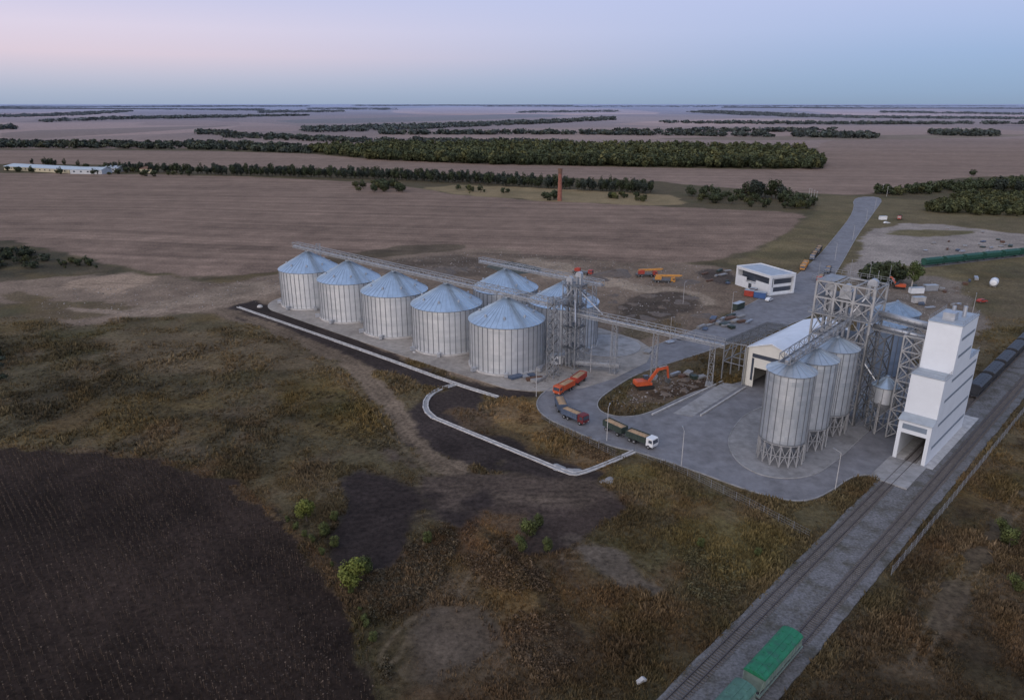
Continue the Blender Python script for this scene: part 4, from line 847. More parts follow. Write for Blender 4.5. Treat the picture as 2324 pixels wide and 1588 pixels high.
def cabin(root, x0, m, h=2.9):
    mb = MB(); mb.prism([(x0, .75), (x0+1.95, .75), (x0+2.05, 1.5), (x0+1.85, h-.12), (x0+1.7, h), (x0, h)], -1.2, 1.2); part('cab', mb, m, root)
    mb = MB()
    mb.add([(x0+2.055, -1.05, 1.62), (x0+2.055, 1.05, 1.62), (x0+1.9, 1.05, h-.3), (x0+1.9, -1.05, h-.3)], [(0, 1, 2, 3)]); part('windscreen', mb, M_glass, root)
    for s in (-1, 1): part('side_window', MB().bx(x0+.75, x0+1.75, min(s*1.203, s*1.225), max(s*1.203, s*1.225), 1.7, h-.4), M_glass, root)
    for s in (-1, 1): part('headlight', MB().bx(x0+1.97, x0+2.06, s*.85-.15, s*.85+.15, .85, 1.05), M_concl, root)
def chassis(root, x0, x1):
    mb = MB()
    for s in (-.45, .45): mb.bx(x0, x1, s-.1, s+.1, .75, 1.05)
    for x in (x0+.8, x1-.8): mb.bx(x-.1, x+.1, -.9, .9, .45, .62)
    part('chassis', mb, M_steeld, root)
def truck(p, q, cabm, boxm, label, load=True):
    """p nose image pixel, q tail image pixel (ground)"""
    a = gp(*p); b = gp(*q); an = math.atan2(a[1]-b[1], a[0]-b[0]); c = (a[0]-math.cos(an)*8.2, a[1]-math.sin(an)*8.2)
    r = thing('grain_truck', label, 'truck', (c[0], c[1], .06), an, 'trucks queuing on the road')
    chassis(r, 0, 8); cargo(r, 0, 5.9, boxm, load); cabin(r, 6.15, cabm); wheels(r, (1.2, 2.6, 6.9), 1.22)
    return r, c, an
def trailer(c, an, boxm, label, turn=0, load=True):
    an2 = an+turn; c2 = (c[0]-math.cos(an2)*7.9, c[1]-math.sin(an2)*7.9)
    r = thing('grain_trailer', label, 'trailer', (c2[0], c2[1], .06), an2, 'grain trailers behind trucks')
    chassis(r, 0, 7.6); cargo(r, 0, 6.6, boxm, load); wheels(r, (1.2, 5.2), 1.22)
    return c2
r, c, an = truck((1487, 1020), (1400, 986), M_cabw, M_dgreen, 'white cab grain truck with dark green box full of grain')
trailer(c, an, M_dgreen, 'dark green grain trailer filled with grain', -.12)
r, c, an = truck((1330, 966), (1270, 940), M_red, M_blue, 'dark red cab truck with blue grey box full of grain')
trailer(c, an, M_blue, 'blue grey grain trailer on the road bend', -.62)
r, c, an = truck((1262, 899), (1312, 872), M_orange, M_orange, 'orange grain truck loaded with grain on the road bend')
trailer(c, an, M_redb, 'red orange grain trailer hitched behind the orange truck', .12)
def rtruck(x, y, cabm, boxm, lb, rev=False, load=True, tr=True):
    d = (-22, 34)
    p, q = ((x, y), (x-d[0]*.5, y-d[1]*.5))
    r, c, an = truck(p, q, cabm, boxm, lb, load)
    if tr: trailer(c, an, boxm, 'dark box trailer behind a waiting truck', 0, load)
rtruck(1820, 616, M_yellow, M_yellow, 'amber truck waiting on the road by the office', tr=True)
rtruck(1842, 592, M_blue, M_black, 'dark box truck waiting in the roadside line')
rtruck(1853, 578, M_black, M_black, 'black box truck at the end of the line')
rtruck(1858, 642, M_redb, M_black, 'dark truck with red lights driving on the road', tr=False)
rtruck(1876, 622, M_blue, M_blue, 'blue grey truck on the road near the yard', tr=False)
rtruck(2040, 500, M_redb, M_dgreen, 'red cab dump truck parked on the gravel', tr=False, load=False)

def car(p, m, lb, rot):
    r = thing('parked_car', lb, 'car', (*gp(*p), .06), rot, 'cars parked by the office')
    mb = MB(); mb.prism([(-2.1, .35), (2.1, .35), (2.15, .75), (1.3, .95), (.6, 1.42), (-1.1, 1.45), (-1.85, 1.0), (-2.15, .9)], -.85, .85); part('body', mb, m, r)
    for s in (-1, 1): mb = MB(); mb.prism([(-1.5, .98), (1.1, .98), (.5, 1.36), (-1.0, 1.38)], min(s*.853, s*.87), max(s*.853, s*.87)); part('side_window', mb, M_glass, r)
    mb = MB(); mb.add([(1.28, -.7, .99), (1.28, .7, .99), (.66, .7, 1.4), (.66, -.7, 1.4)], [(0, 1, 2, 3)]); part('windscreen', mb, M_glass, r)
    wheels(r, (-1.35, 1.35), .87, .33, .2)
car((1770, 622), M_blueb, 'blue parked car beside the office', 1.1); car((1782, 628), M_cabw, 'white parked car beside the office', 1.1); car((1793, 620), M_black, 'dark parked car beside the office', 1.1)
car((1745, 683), M_cabw, 'white car on the road by the office', .8); car((2228, 686), M_redb, 'red car parked in the storage yard', .2)
car((2012, 508), M_cabw, 'white van parked near the road', .1)

def crane(p, an, lb, m1, m2, boom=True):
    r = thing('mobile_crane', lb, 'mobile crane', (*gp(*p), 0), an, 'construction machines on the dirt')
    chassis(r, 0, 10.5); cabin(r, 8.6, m1, 2.7); wheels(r, (1.4, 2.9, 7.6, 9.2), 1.25, .56, .36)
    mb = MB(); mb.bx(.2, 8.2, -1.25, 1.25, 1.1, 1.5); part('deck', mb, M_steeld, r)
    mb = MB(); mb.prism([(1.2, 1.55), (4.2, 1.55), (4.2, 3.2), (2.8, 3.4), (1.2, 2.8)], -1.15, .2); part('turret', mb, m1, r)
    if boom:
        mb = MB(); mb.beam((1.5, .75, 3.1), (12.5, .75, 3.5), .8, .9); mb.beam((12.5, .75, 3.5), (13.6, .75, 3.54), .55, .6); part('boom', mb, m2, r)
        mb = MB(); mb.beam((13.4, .75, 3.3), (13.4, .75, 2.2), .3); part('hook', mb, M_steeld, r)
crane((1442, 628), .05, 'orange truck crane with long folded boom', M_redb, M_yellow)
crane((1480, 640), -.2, 'amber wheeled crane parked on the dirt', M_yellow, M_yellow)
crane((1300, 620), -.5, 'small orange and white truck crane', M_redb, M_orange, False)
def excavator(p, an, s=1.0, lb='', m=M_orange):
    r = thing('excavator', lb, 'excavator', (*gp(*p), 0), an, 'excavators on the dirt'); r.scale = (s, s, s)
    for y in (-1.15, 1.15):
        mb = MB(); mb.prism([(-2.2, .25), (-1.9, 0), (1.9, 0), (2.2, .25), (2.3, .55), (2.0, .9), (-2.0, .9), (-2.3, .55)], y-.3, y+.3); part('track', mb, M_tyre, r)
    mb = MB(); mb.bx(-1.2, 1.2, -.84, .84, .4, 1.0); part('undercarriage', mb, M_steeld, r)
    mb = MB(); mb.prism([(-2.7, 1.1), (1.6, 1.1), (1.6, 1.7), (.2, 2.2), (-2.4, 2.3), (-2.7, 2.0)], -1.3, 1.3); part('house', mb, m, r)
    mb = MB(); mb.prism([(.1, 1.72), (1.65, 1.72), (1.7, 2.4), (1.3, 3.1), (.1, 3.1)], .35, 1.29); part('cab', mb, M_glass, r)
    mb = MB(); mb.beam((1.2, 0, 1.7), (3.6, 0, 4.9), .5, .7); mb.beam((3.5, 0, 4.8), (6.3, 0, 5.1), .45, .6); part('boom', mb, m, r)
    mb = MB(); mb.beam((6.1, 0, 5.4), (6.6, 0, 2.1), .38, .5); part('arm', mb, m, r)
    mb = MB(); mb.prism([(6.2, 2.2), (7.0, 2.1), (7.1, 1.2), (6.6, .8), (5.9, 1.1)], -.55, .55); part('bucket', mb, M_steeld, r)
    for p_, q_, rr in (((1.6, 0, 1.5), (3.2, 0, 3.6), .12), ((3.8, 0, 5.3), (6.0, 0, 5.7), .1)): mb = MB(); mb.tube(p_, q_, rr, n=8); part('hydraulic_cylinder', mb, M_duct, r)
excavator((1462, 880), .25, 1.15, 'orange tracked excavator digging on the island of soil')
excavator((2040, 655), 2.6, 1, 'orange excavator parked in the storage yard')

def wagon(a, b, an, mb_body, mb_roof, lb, world=None, z=.42):
    loc = AB(a, b) if world is None else world
    r = thing('hopper_wagon', lb, 'railway wagon', (*loc, z), an, 'hopper wagons on the railway')
    Lw2 = 7.05
    mb = MB(); prof = [(-1.0, .95), (-1.58, 2.0), (-1.6, 3.55), (1.6, 3.55), (1.58, 2.0), (1.0, .95)]
    mb.prism([(y, z_) for y, z_ in prof], -Lw2+1.1, Lw2-1.1, 'x')
    part('body', mb, mb_body, r)
    mb = MB()
    k = -Lw2+1.3
    while k < Lw2-1.0:
        for s in (-1, 1): mb.beam((k, s*1.6, 2.0), (k, s*1.63, 3.5), .12)
        k += 1.15
    for s in (-1, 1): mb.beam((-Lw2, s*1.45, 1.1), (Lw2, s*1.45, 1.1), .14, .26); mb.beam((-Lw2+.2, s*1.3, 1.1), (-Lw2+.9, s*1.5, 3.4), .1); mb.beam((Lw2-.2, s*1.3, 1.1), (Lw2-.9, s*1.5, 3.4), .1)
    for s in (-1, 1): mb.bx(min(s*Lw2, s*(Lw2-.3)), max(s*Lw2, s*(Lw2-.3)), -1.4, 1.4, .95, 1.25)
    part('rib', mb, mb_body, r)
    mb = MB(); arc = [(1.66*math.cos(t), 3.5+.68*math.sin(t)) for t in np.linspace(0, math.pi, 13)]
    mb.prism(arc, -Lw2+.9, Lw2-.9, 'x'); part('roof', mb, mb_roof, r)
    for i in range(6):
        x = -Lw2+1.9+i*2.05
        for s in (-1, 1): mb = MB(); mb.box((x, s*.62, 4.1), (1.25, .8, .12)); part('roof_hatch', mb, mb_roof, r)
    mb = MB(); mb.bx(-Lw2+.95, Lw2-.95, -.16, .16, 4.19, 4.24); part('roof_walkway', mb, mb_roof, r)
    for x in (-4.9, 4.9):
        mb = MB()
        for s in (-1, 1): mb.bx(x-1.3, x+1.3, s*1.0-.08, s*1.0+.08, .3, .75)
        mb.bx(x-.2, x+.2, -.91, .91, .5, .94); o = part('bogie', mb, M_steeld, r)
        for dx_ in (-.9, .9):
            mb = MB()
            for s in (-1, 1): mb.tube((x+dx_, s*.78-.06, .45), (x+dx_, s*.78+.06, .45), .45, n=14)
            mb.tube((x+dx_, -.8, .45), (x+dx_, .8, .45), .09, n=8); part('wheelset', mb, M_rail, o)
    for b_ in ((-Lw2-.35, -Lw2, -.12, .12, .85, 1.1), (Lw2, Lw2+.35, -.12, .12, .85, 1.1)): part('coupler', MB().bx(*b_), M_steeld, r)
    return r
AT = math.radians(45)
wagon(86.6, -32.2, AT, M_pale, M_green, 'hopper wagon with bright green roof and pale sides')
wagon(71.9, -32.2, AT, M_pale, M_greyg, 'faded grey green hopper wagon coupled behind')
for i in range(5): wagon(232+i*14.9, -39.6, AT, M_black, M_black, 'dark hopper wagon waiting behind the loading building')
M_gw = mat('grey_wagon', (.25, .27, .30, 1), .5)
wagon(300+6.6, -39.6, AT, M_gw, M_gw, 'light grey railway wagon at the end of the train')
for i in range(6):
    d0 = 9+i*14.9; wagon(0, 0, ga, M_greend, M_greend, 'dark green hopper wagon on the siding', (g0[0]+math.cos(ga)*d0, g0[1]+math.sin(ga)*d0), .1)

# ------------------------------------------------------------------ lamps, fences
lamp = None
def street_lamp(p, an, h=9):
    global lamp
    if lamp is None:
        lamp = thing('street_lamp', 'tall slim galvanised street lamp at the road edge', 'street lamp', (*gp(*p), .05), an, 'street lamps of the yard')
        mb = MB(); mb.tube((0, 0, 0), (0, 0, h), .11, .06, 8); part('pole', mb, M_concl, lamp)
        mb = MB(); mb.tube((0, 0, h), (1.3, 0, h+.35), .05, .04, 6); part('arm', mb, M_concl, lamp)
        mb = MB(); mb.prism([(1.2, h+.3), (2.0, h+.42), (1.95, h+.52), (1.2, h+.45)], -.15, .15); part('lamp_head', mb, M_steel, lamp)
    else: clone(lamp, (*gp(*p), .05), an)
for p, a in (((1546, 1058), 1.6), ((1377, 1000), 1.2), ((1895, 1112), 2.2), ((1217, 900), .3), ((2118, 1005), 2.5), ((1985, 985), 2.0), ((1340, 845), -1), ((1520, 775), -1.2), ((1660, 712), -1.2), ((1765, 655), -1.2), ((1895, 590), 2.2), ((1935, 545), 2.2), ((1965, 505), 2.2), ((1985, 478), 2.2), ((2205, 720), 1), ((1550, 690), 1)): street_lamp(p, a)
def fence(pts, lb, h=2.0, step=3.0, m=M_steel):
    w = gps(pts); r = thing('fence', lb, 'fence', (*w[0], 0)); pm = MB(); pm.bx(-.045, .045, -.045, .045, -.2, h); pme = mesh_from('post', pm, M_steel)
    mb = MB(); n = 0
    for a, b in zip(w[:-1], w[1:]):
        Ln = math.hypot(b[0]-a[0], b[1]-a[1]); k = max(1, int(Ln/step))
        for i in range(k):
            if n < 95:
                x = a[0]+(b[0]-a[0])*i/k; y = a[1]+(b[1]-a[1])*i/k; part('post', None, None, r, me=pme, loc=(x-w[0][0], y-w[0][1], 0)); n += 1
        for z in (.3, .8, 1.3, 1.9): mb.beam((*a, z), (*b, z), .03)
        for i in range(int(Ln/.6)):
            x = a[0]+(b[0]-a[0])*i*.6/Ln; y = a[1]+(b[1]-a[1])*i*.6/Ln; mb.beam((x, y, .1), (x, y, 1.9), .018)
    part('wire_mesh', mb, m, r, True)
fence([(1442, 1030), (1560, 1080), (1700, 1150), (1836, 1222)], 'thin wire mesh fence along the yard grass strip')
fence([(1230, 950), (1300, 990), (1400, 1040)], 'thin wire fence between the weeds and the queue road')
fence([(2022, 1306), (2150, 1150), (2300, 965), (2420, 815)], 'long wire fence running beside the railway', 2.2, 3.2)

# ------------------------------------------------------------------ heaps, stacks, small stuff
def heap(p, r, h, m, lb, seed=0):
    n = 14; mb = MB(); rng = random.Random(seed); vs = []; K = 5
    for k in range(K+1):
        rr = r*(1-k/K)
        for i in range(n): t = 2*math.pi*i/n; q = rr*(1+.25*math.sin(3*t+seed)+rng.random()*.3); vs.append((q*math.cos(t)*1.4, q*math.sin(t), h*(k/K)**.8*(1+rng.random()*.25)-.05))
    mb.add(vs, [(k*n+i, k*n+(i+1) % n, (k+1)*n+(i+1) % n, (k+1)*n+i) for k in range(K) for i in range(n)])
    solo('heap', mb, m, lb, 'heap', 'heaps of material on the site', loc=(*gp(*p), 0), rot=seed)
hl = [(985, 614, 5, 1.6), (1010, 618, 5, 1.5), (1035, 612, 4, 1.3), (1000, 624, 4, 1), (1395, 622, 7, 1.8), (1350, 632, 5, 1.2), (1540, 640, 6, 1.2)]
rq = random.Random(8)
for i in range(14): hl.append((rq.uniform(860, 1090), rq.uniform(588, 630), rq.uniform(1.5, 3.5), rq.uniform(.5, 1.2)))
for i in range(16): hl.append((rq.uniform(1390, 1600), rq.uniform(660, 735), rq.uniform(1.2, 3.0), rq.uniform(.4, 1.0)))
for i in range(8): hl.append((rq.uniform(1500, 1620), rq.uniform(858, 895), rq.uniform(.6, 1.4), rq.uniform(.3, .8)))
for i in range(8): hl.append((rq.uniform(2020, 2200), rq.uniform(640, 720), rq.uniform(.8, 2.0), rq.uniform(.4, 1.0)))
for i, (x, y, r_, h) in enumerate(hl): heap((x, y), r_, h, M_earth, 'heap of brown earth on the building site', i)
heap((1165, 612), 9, 3.5, mat('dark_gravel', (.06, .07, .065, 1), .95, 0, .3), 'tall dark gravel heap behind the silo', 9)
for i, (x, y) in enumerate([(1268, 1060), (1300, 1068), (1380, 1090)]): heap((x, y), 1.2, .45, M_conc, 'small pile of rubble on the ground', i+90)
def stack(p, an, L_, w_, h_, m, lb):
    r = thing('material_stack', lb, 'building material', (*gp(*p), .06), an, 'stacks of building material')
    mb = MB(); n = 5
    for k in range(3):
        for i in range(n): mb.bx(-L_/2+random.random()*.3, L_/2-random.random()*.3, -w_/2+w_*i/n+.02, -w_/2+w_*(i+1)/n-.03, .15+h_*k/3, .12+h_*(k+1)/3)
    part('plank', mb, m, r)
    for s in (-L_/3, L_/3): part('bearer', MB().bx(s-.1, s+.1, -w_/2, w_/2, 0, .145), M_rust, r)
ms = [M_conc, M_blue, M_duct, M_rust, M_conc, M_dgreen]; rr = random.Random(3)
pos = [(1612, 738), (1628, 733), (1640, 727), (1655, 724), (1668, 731), (1645, 738), (1682, 720), (1600, 748), (1532, 852), (1548, 856), (1562, 850), (1575, 860), (1590, 858), (1545, 770), (1520, 778), (1600, 622), (1625, 628), (1650, 640), (1470, 800), (1170, 858), (2100, 570), (2150, 566), (2190, 560), (2230, 562), (2280, 556), (2200, 640), (2215, 634), (2190, 646), (2230, 528), (2265, 545), (2150, 520), (2090, 690), (2110, 700)]
pos += [(rr.uniform(1590, 1700), rr.uniform(715, 750)) for _ in range(10)]+[(rr.uniform(2090, 2300), rr.uniform(548, 575)) for _ in range(12)]+[(rr.uniform(1160, 1250), rr.uniform(845, 865)) for _ in range(4)]+[(rr.uniform(2030, 2190), rr.uniform(645, 730)) for _ in range(10)]+[(rr.uniform(1590, 1660), rr.uniform(615, 645)) for _ in range(5)]
for i, (x, y) in enumerate(pos):
    stack((x, y), rr.random()*.9+.3, 2+rr.random()*4, .9+rr.random()*1.5, .4+rr.random()*.7, ms[i % 6], 'low stack of planks and panels on bearers')
def cont(p, an, L_, m, lb):
    r = thing('site_container', lb, 'container', (*gp(*p), .06), an, 'site cabins and containers')
    mb = MB(); mb.bx(0, L_, 0, 2.4, .15, 2.7); k = .2
    while k < L_: mb.bx(k, k+.12, -.05, -.001, .3, 2.6); k += .35
    part('shell', mb, m, r); mb = MB(); mb.bx(-.05, L_+.05, -.05, 2.45, 2.7, 2.8); part('roof', mb, M_grayr, r)
    mb = MB(); mb.bx(L_+.001, L_+.04, .3, 2.1, .2, 2.55); part('door', mb, M_steel, r)
cont((1672, 706), .75, 6, M_dgreen, 'dark green container with open front by the road'); cont((1688, 672), -.6, 4, M_redb, 'red site cabin by the office'); cont((1710, 676), -.6, 5, M_blueb, 'blue site cabin by the office')
cont((1700, 668), -.6, 3, M_rust, 'brown timber site cabin by the office')
cont((2068, 668), .1, 6, M_cabw, 'white site cabin in the storage yard'); cont((2100, 662), .1, 6, M_duct, 'grey site cabin in the storage yard'); cont((2075, 690), .1, 5, M_concl, 'pale grey site cabin in the yard'); cont((1998, 500), .1, 5, M_cabw, 'white container near the road')
r = thing('storage_tank', 'white horizontal cylindrical storage tank in the yard', 'tank', (*gp(2254, 650), .1), .9)
mb = MB(); mb.tube((-2.5, 0, 2), (2.5, 0, 2), 1.7, n=20); mb.tube((-2.9, 0, 2), (-2.5, 0, 2), 1.1, 1.7, 20); mb.tube((2.5, 0, 2), (2.9, 0, 2), 1.7, 1.1, 20); shade(part('shell', mb, M_cabw, r))
for b in ((-1.8, -1.5, -1.2, 1.2, 0, .8), (1.5, 1.8, -1.2, 1.2, 0, .8)): part('saddle', MB().bx(*b), M_conc, r)
for p, s, lb in (((590, 697), 1.2, 'white dome shaped cover on the black soil'), ((940, 800), .6, 'pale concrete block on the pad edge')):
    mb = MB(); cone(mb, s, 0, s*.85, s*.5, 14); cone(mb, s*.85, s*.5, s*.35, s*.8, 14); cone(mb, s*.35, s*.8, .01, s*.85, 14); solo('concrete_cover', mb, M_concl, lb, 'concrete cover', loc=(*gp(*p), 0.05))
mb = MB(); mb.prism([(-.8, 0), (.7, 0), (.8, .35), (.3, .62), (-.7, .3)], -.32, .32); solo('concrete_block', mb, M_concl, 'lone tilted pale concrete block in the grass', 'concrete block', loc=(*gp(1455, 1546), .0), rot=.5)
def pole(p, h=9):
    r = thing('utility_pole', 'thin utility pole near the tree belt', 'utility pole', (*gp(*p), 0), .4, 'distant utility poles'); mb = MB(); mb.tube((0, 0, 0), (0, 0, h), .18, .12, 6); part('shaft', mb, M_concl, r); mb = MB(); mb.beam((-1.2, 0, h-.5), (1.2, 0, h-.5), .15); part('crossarm', mb, M_concl, r)
for p in ((1840, 452), (1846, 455), (1852, 458), (1835, 450), (2012, 446), (2322, 436), (2002, 440)): pole(p)

# ------------------------------------------------------------------ vegetation
def foliage(cent, rad, nleaf, size, col, rng, k=7, flat=.0):
    """cent (T,3) crown centres, rad (T,3); returns V,F,C of leaf clumps"""
    T = len(cent); sd = rng.normal(size=(T, k, 3)); sd /= np.linalg.norm(sd, axis=2, keepdims=True)
    sub = cent[:, None, :]+sd*rad[:, None, :]*.55
    bri = rng.uniform(.6, 1.35, size=(T, k))
    si = rng.integers(0, k, size=(T, nleaf)); ti = np.arange(T)[:, None]
    d = rng.normal(size=(T, nleaf, 3)); d /= np.linalg.norm(d, axis=2, keepdims=True)
    r = rng.uniform(.2, 1, size=(T, nleaf, 1))**.4
    pos = sub[ti, si]+d*r*rad[:, None, :]*rng.uniform(.38, .6, size=(T, nleaf, 1))
    nrm = d+rng.normal(size=d.shape)*.45; nrm[:, :, 2] += .25; nrm /= np.linalg.norm(nrm, axis=2, keepdims=True)
    a = np.cross(nrm, rng.normal(size=d.shape)); a /= np.linalg.norm(a, axis=2, keepdims=True)+1e-9; b = np.cross(nrm, a)
    s = (size[:, None, None]*rng.uniform(.5, 1.2, size=(T, nleaf, 1)))
    P = np.stack([pos-a*s-b*s*.6, pos+a*s-b*s*.5, pos+a*s*.6+b*s, pos-a*s*.8+b*s*.7], 2).reshape(-1, 3)
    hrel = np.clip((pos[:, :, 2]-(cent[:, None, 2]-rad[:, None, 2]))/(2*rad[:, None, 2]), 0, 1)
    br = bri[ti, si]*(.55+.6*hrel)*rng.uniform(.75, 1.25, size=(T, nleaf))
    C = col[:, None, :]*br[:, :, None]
    C = np.repeat(C.reshape(-1, 3), 4, axis=0)
    F = np.arange(len(P)).reshape(-1, 4)
    return P, F, C
def inpoly(poly, n, rng):
    xs = [p[0] for p in poly]; ys_ = [p[1] for p in poly]; out = []
    while len(out) < n:
        X = rng.uniform(min(xs), max(xs), 4000); Y = rng.uniform(min(ys_), max(ys_), 4000); m = sdist(X, Y, poly) < 0
        out += list(zip(X[m], Y[m]))
        if not m.any(): break
    return np.array(out[:n])
def area(p): return abs(sum(p[i][0]*p[(i+1) % len(p)][1]-p[(i+1) % len(p)][0]*p[i][1] for i in range(len(p))))/2
G1 = np.array([.043, .054, .028]); G2 = np.array([.075, .080, .034]); G3 = np.array([.030, .038, .030]); GY = np.array([.13, .12, .045])
def wood(poly, spacing, h, nleaf, mix, name='woodland', maxn=2500, hazy=0.0, world=False, gap=.05):
    w = poly if world else gps(poly); n = int(min(maxn, area(w)/spacing**2)); 
    if n < 1: return
    xy = inpoly(w, n, R); n = len(xy); hh = h*R.uniform(.6, 1.2, n)
    keep = fbm(xy[:, 0], xy[:, 1], spacing*9, 55, 2) > gap; xy = xy[keep]; hh = hh[keep]; n = len(xy)
    if n < 1: return
    z = gz(xy[:, 0], xy[:, 1]); cent = np.stack([xy[:, 0], xy[:, 1], z+hh*.52], 1)
    rw_ = np.maximum(hh*.36, spacing*.62)
    rad = np.stack([rw_, rw_, hh*.5], 1)
    t = R.uniform(0, 1, n)[:, None]; c = mix[0]*(1-t)+mix[1]*t
    yl = (R.uniform(0, 1, n) < .14)[:, None]; c = np.where(yl, c*.6+GY*.4*np.linalg.norm(mix[1])/.12, c)
    c = c*(1-hazy)+np.array([.125, .15, .185])*hazy  # aerial haze painted into the leaf colour of distant belts
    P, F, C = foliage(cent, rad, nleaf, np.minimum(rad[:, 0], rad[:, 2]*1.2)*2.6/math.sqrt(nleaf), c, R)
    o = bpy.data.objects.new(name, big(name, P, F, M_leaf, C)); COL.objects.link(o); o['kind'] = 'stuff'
    o['label'] = 'dense mixed woodland belt seen as one mass'; o['category'] = 'woodland'
wood([(690, 345), (830, 362), (1100, 374), (1500, 380), (1860, 385), (1868, 372), (1822, 345), (1500, 340), (1100, 336), (850, 338)], 11, 15, 120, (G1*1.1, G2), maxn=2600)
wood([(830, 362), (1100, 374), (1500, 380), (1866, 385), (1866, 377), (1500, 372), (1100, 366), (840, 354)], 8, 14, 170, (G1*.8, G1*1.1), maxn=900)
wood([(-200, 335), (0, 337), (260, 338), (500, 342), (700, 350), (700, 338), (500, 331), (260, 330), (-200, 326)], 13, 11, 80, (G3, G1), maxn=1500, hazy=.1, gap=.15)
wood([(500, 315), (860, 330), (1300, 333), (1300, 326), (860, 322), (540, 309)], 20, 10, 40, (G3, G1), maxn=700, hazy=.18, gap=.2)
for pl in ([(690, 303), (870, 300), (1100, 288), (1395, 274), (1395, 270), (1100, 281), (870, 290), (690, 293)], [(860, 308), (1300, 308), (1750, 314), (1750, 311), (1300, 305), (860, 305)], [(0, 270), (180, 263), (300, 257), (300, 254), (0, 265)], [(590, 259), (780, 256), (780, 253), (590, 255)],
           [(0, 249), (600, 251), (600, 247.5), (0, 246)], [(700, 248), (900, 249), (900, 247), (700, 246)], [(1180, 254), (1400, 253), (1400, 251), (1180, 252)], [(1560, 254), (1800, 267), (2324, 274), (2500, 274), (2500, 268), (1900, 261), (1600, 251)], [(1640, 246.8), (1900, 248.5), (2324, 249.5), (2324, 247), (1640, 245)], [(2000, 256), (2324, 259), (2324, 257), (2000, 254)],
           [(1800, 314), (1990, 318), (1990, 309), (1800, 307)], [(2110, 310), (2260, 313), (2260, 304), (2110, 303)], [(-100, 300), (40, 296), (40, 292), (-100, 294)], [(330, 276), (560, 271), (560, 269), (330, 273)], [(0, 243), (700, 243.4), (700, 241.8), (0, 241.5)], [(800, 240.8), (1300, 241), (1300, 239.8), (800, 239.6)], [(1100, 243), (2324, 243), (2324, 241.4), (1100, 241.4)], [(450, 308), (520, 309), (545, 306), (450, 303)], [(1400, 303), (1800, 302), (1900, 299), (1800, 298.5), (1400, 301)], [(100, 283), (420, 272), (700, 266), (700, 264), (400, 269), (100, 280)], [(1500, 281), (1900, 285), (2324, 286), (2324, 284), (1900, 282.5), (1500, 279)]):
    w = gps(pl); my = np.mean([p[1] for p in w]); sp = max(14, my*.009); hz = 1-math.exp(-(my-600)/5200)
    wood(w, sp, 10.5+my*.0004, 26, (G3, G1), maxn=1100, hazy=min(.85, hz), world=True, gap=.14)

def tree_mesh(h, wd, nleaf, col, seed, trunk_m=M_bark, lsz=None, low=.25, k=9):
    rng = np.random.default_rng(seed); ch = h*(1-low)
    cent = np.array([[0, 0, h-ch/2]]); rad = np.array([[wd/2, wd/2, ch/2]])
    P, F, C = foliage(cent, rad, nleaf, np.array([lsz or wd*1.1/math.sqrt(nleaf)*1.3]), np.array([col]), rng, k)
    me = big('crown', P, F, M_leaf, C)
    mb = MB(); mb.tube((0, 0, 0), (0, 0, h*.65), h*.022+.05, h*.01, 7)
    for i in range(5): t = i*1.3; z = h*(low+.08*i); mb.tube((0, 0, z), (math.cos(t)*wd*.32, math.sin(t)*wd*.32, z+h*.18), h*.009+.02, .02, 5)
    return me, mesh_from('trunk', mb, trunk_m)
def put_tree(ms_, xy, rot, s, label, group=None, name='tree', cat='tree', full=True, sz=None):
    r = thing(name, label, cat, (xy[0], xy[1], 0), rot, group); r.scale = (s, s, sz or s)
    part('crown', None, None, r, me=ms_[0]); part('trunk', None, None, r, me=ms_[1])
    return r
POP = [tree_mesh(12, 6.5, 320, G1*.95, 40+i, low=.06) for i in range(3)]+[tree_mesh(11, 7.5, 320, G3*1.1, 50+i, low=.08) for i in range(3)]
def along(pts, n):
    w = gps(pts); ls = [0]
    for a, b in zip(w[:-1], w[1:]): ls.append(ls[-1]+math.hypot(b[0]-a[0], b[1]-a[1]))
    out = []
    for i in range(n):
        d = ls[-1]*(i+random.uniform(.1, .9))/n
        for k in range(len(w)-1):
            if ls[k+1] >= d: f = (d-ls[k])/(ls[k+1]-ls[k]); out.append((w[k][0]+(w[k+1][0]-w[k][0])*f, w[k][1]+(w[k+1][1]-w[k][1])*f)); break
    return out
for x, y in along([(240, 388), (500, 397), (820, 406), (1060, 416), (1250, 428), (1480, 440)], 180)+along([(480, 391), (820, 400), (1250, 421), (1480, 434)], 110):
    if random.random() < .03: continue
    put_tree(random.choice(POP), (x, y+random.uniform(-7, 7)), random.random()*6, random.uniform(.8, 1.2), 'dark green field belt tree with rounded crown', 'trees in the field shelter belt')
BSH = [tree_mesh(6, 6.5, 420, G1*1.1, 60, low=.03), tree_mesh(5, 6, 420, G2*.95, 61, low=.03), tree_mesh(7, 6, 420, G1*.9, 62, low=.05)]
OLV = [tree_mesh(5, 5, 500, np.array([.11, .12, .045]), 70, low=.03), tree_mesh(4, 4.5, 500, np.array([.09, .09, .04]), 71, low=.03)]
def scat(poly, n, lab_, sizes=(.6, 1.2), grp='bushes and small trees', src=BSH, name='bush', cat='bush'):
    for x, y in inpoly(gps(poly), n, R): put_tree(random.choice(src), (x, y), random.random()*6, random.uniform(*sizes), lab_, grp, name, cat)
scat([(800, 424), (860, 416), (918, 424), (915, 438), (805, 438)], 26, 'dark bush in a round clump inside the field', (1.0, 1.5))
scat([(1560, 440), (1700, 440), (1850, 460), (1855, 478), (1700, 470), (1570, 462)], 64, 'green bush at the edge of the stubble field', (.7, 1.5))
scat([(1690, 445), (1790, 448), (1790, 456), (1690, 452)], 10, 'taller leafy tree above the bushes', (1.2, 1.7), src=POP, name='tree', cat='tree', grp='taller trees at the field edge')
